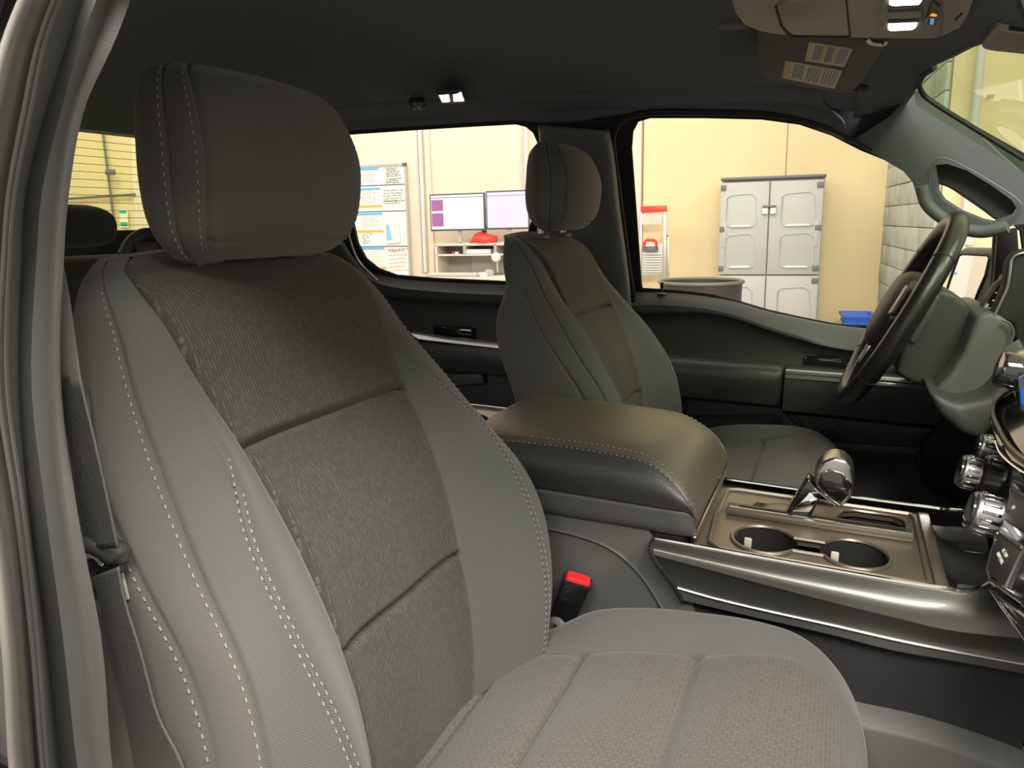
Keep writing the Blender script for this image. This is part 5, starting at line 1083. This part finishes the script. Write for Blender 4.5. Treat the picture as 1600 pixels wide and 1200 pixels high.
hb('hutch_top', hx0-.02, hz1-.012, hx1, hz1+.012, m='desk'); hb('hutch_shelf', hx0, hs-.010, hx1, hs+.006, m='desk'); hb('hutch_back', hx0, hz0, hx1, hz1, .06, .04, 'hutch')
hb('hutch_side', hx0-.01, hz0, hx0+.012, hz1, m='desk')
for u in (726, 774): x = wl(u, 390, .35)[0]; hb('hutch_divider', x-.012, hs, x+.012, hz1)
hb('hutch_panel', hx0+.25, hz0, hx1, hs-.01, .10, .07)
def monitor(q, lean, label, mats):
    a = wl(q[0], q[1], .40); b = wl(q[2], q[3], .40); cx_ = (a[0]+b[0])/2
    o = empty('monitor', tuple(B2((cx_, DW-.38, b[2]))), label, 'monitor', 'monitors on the desk')
    def mbx(name, x0, z0, x1, z1, y0, y1, m, bev=0): return bbox(MB(), (x0, DW-y0, z0), (x1, DW-y1, z1), bev).build(name, m, o, smooth=bool(bev))
    mbx('monitor_case', a[0]-.008, b[2]-.01, b[0]+.008, a[2]+.008, .40, .37, 'mon', .004)
    W_ = b[0]-a[0]; H2 = a[2]-b[2]
    for nm, x0, z0, x1, z1, m, e in mats: mbx(nm, a[0]+W_*x0, b[2]+H2*z0, a[0]+W_*x1, b[2]+H2*z1, .402+e*.001, .400, m)
    mbx('stand_neck', cx_-.02, hz1+.01, cx_+.02, b[2], .36, .34, 'alu'); mbx('stand_foot', cx_-.09, hz1+.012, cx_+.09, hz1+.022, .36, .22, 'alu')
    return o
monitor((672, 305, 757, 358), 0, 'left monitor with a white page and purple side panels', [('display', .01, .02, .99, .98, 's1', 0), ('page_bar', .01, .90, .99, .93, 's4', 1), ('side_tile', .02, .54, .24, .86, 's3', 1), ('side_tile', .02, .10, .24, .48, 's3', 1)])
monitor((760, 300, 826, 356), 0, 'right monitor with a pale lilac display beside the far headrest', [('display', .01, .02, .99, .98, 's2', 0), ('page_bar', .01, .88, .99, .90, 's4', 1)])
p = wl(757, 379, .30)
RG = empty('red_cap', tuple(B2((p[0], DW-.3, hz1))), 'crumpled bright red cloth item on top of the hutch under the monitors', 'cloth')
rings([[B2((p[0]+x*.13*k+dx, DW-.30+y*.09*k, hz1+.014+h)) for x, y in [(math.cos(t), math.sin(t)) for t in np.linspace(0, 2*math.pi, 16, endpoint=False)]] for k, h, dx in ((.9, 0, 0), (1.0, .02, 0), (.9, .055, .01), (.5, .08, -.03), (.18, .10, -.02))]).build('cloth_heap', 'redp', RG, ang=60)
bbox(MB(), (p[0]-.02, DW-.31, hz1+.10), (p[0]+.02, DW-.28, hz1+.17), .004).build('dark_top', 'mon', RG)
kx = wl(670, 423, .6)[0]; k2 = wl(750, 423, .6)[0]
KB = empty('keyboard', tuple(B2((kx, DW-.55, dz))), 'grey keyboard lying on the desk in front of the hutch', 'keyboard')
bbox(MB(), (kx, DW-.68, dz), (k2, DW-.50, dz+.022), .005).build('keyboard_base', 'keyb', KB)
mb = MB()
for i in range(14):
    for j in range(4):
        x = kx+.02+i*(k2-kx-.04)/14; y = DW-.66+j*.036; mb.box(B2((x+.015, y+.014, dz+.026)), (.024, .026, .008), BM3)
mb.build('keys', 'white', KB, smooth=False, kind='stuff')
MS = tag(rings([[B2((wl(753, 423, .6)[0]+.05*k*math.cos(t), DW-.58+.035*k*math.sin(t), dz+h)) for t in np.linspace(0, 2*math.pi, 14, endpoint=False)] for k, h in ((.9, 0), (1, .012), (.8, .028), (.3, .036))]).build('computer_mouse', 'white'), 'pale mouse right of the keyboard on the desk', 'mouse')
MS = tag(rings([[B2((wl(764, 421, .5)[0]+.05*k*math.cos(t), DW-.50+.04*k*math.sin(t), dz+h)) for t in np.linspace(0, 2*math.pi, 14, endpoint=False)] for k, h in ((.9, 0), (1, .02), (.9, .04), (.5, .055))]).build('desk_gadget', 'keyb'), 'small grey rounded gadget behind the mouse on the desk', 'gadget')
PB = tag(wrect('paper_stack', (728, 390, 766, 396), .34, .2, 'paper'), 'white paper stack on the middle shelf of the hutch', 'papers')
for u, m, lb in ((708, 'redp', 'small red marker on the left shelf of the hutch'), (713, 'paper', 'small white box beside the red marker on the hutch shelf')):
    tag(wrect('shelf_item', (u-2, 393.5, u+2, 397.5), .33, .05, m), lb, 'marker')
FN = empty('desk_lamp', tuple(B2((wl(775, 425, .4)[0], DW-.4, dz))), 'small round white desk lamp at the right of the keyboard', 'lamp')
p = wl(775, 402, .42); mb = MB(); mb.lathe([(.005, -.03), (.035, -.02), (.045, 0), (.035, .02), (.005, .03)], B2(p), -BY, 20); mb.build('lamp_head', 'white', FN)
mb = MB(); mb.tube([B2((p[0], DW-.40, p[2])), B2((p[0], DW-.38, dz))], .010, 8); mb.build('lamp_arm', 'alu', FN); mb = MB(); mb.lathe([(.05, 0), (.05, .012), (.01, .02)], B2((p[0], DW-.38, dz)), BZ, 18); mb.build('lamp_base', 'mon', FN)
# ---- far left part of the long wall, seen through the back window
def lwp(u, v, d=.05): return B2(wl(u, v, d))
mb = MB(); mb.tube([lwp(156, 170), lwp(179, 352)], .014, 8); tag(mb.build('wall_conduit', 'cabd'), 'dark vertical conduit on the wall seen through the back window', 'pipe')
mb = MB(); mb.tube([lwp(98, 311), lwp(211, 303.5)], .013, 8); tag(mb.build('wall_conduit', 'cabd'), 'dark horizontal conduit crossing the wall behind the back window', 'pipe')
mb = MB(); mb.box(lwp(172.5, 269, .12), (.08, .08, .06), BM3, .01); tag(mb.build('security_camera', 'cabd'), 'small dark camera on the vertical conduit behind the back window', 'camera')
wallstrip = wpoly('pale_panel', [(201, 160), (240, 160), (240, 400), (213, 400)], .03, .03, 'cream'); wallstrip['kind'] = 'structure'; wallstrip.name = 'trim_19'
NT = wpoly('green_notice', [(186, 327), (199, 328), (200, 356), (188, 355)], .04, .01, 'paper'); tag(NT, 'white notice with green headers on the wall behind the back window', 'notice')
wpoly('green_band', [(186, 328.5), (197, 329), (197, 333), (186.5, 333)], .045, .004, 'green', NT); wpoly('green_band', [(188, 347), (199, 347.5), (199, 353.5), (188.5, 353)], .045, .004, 'green', NT)
# rear end wall of the shop with a poster (seen in the door mirror)
mb = MB(); bbox(mb, (-14.2, -7, GZ), (-14, DW, 3.4)); struct(mb.build('wall_back', 'cream'))
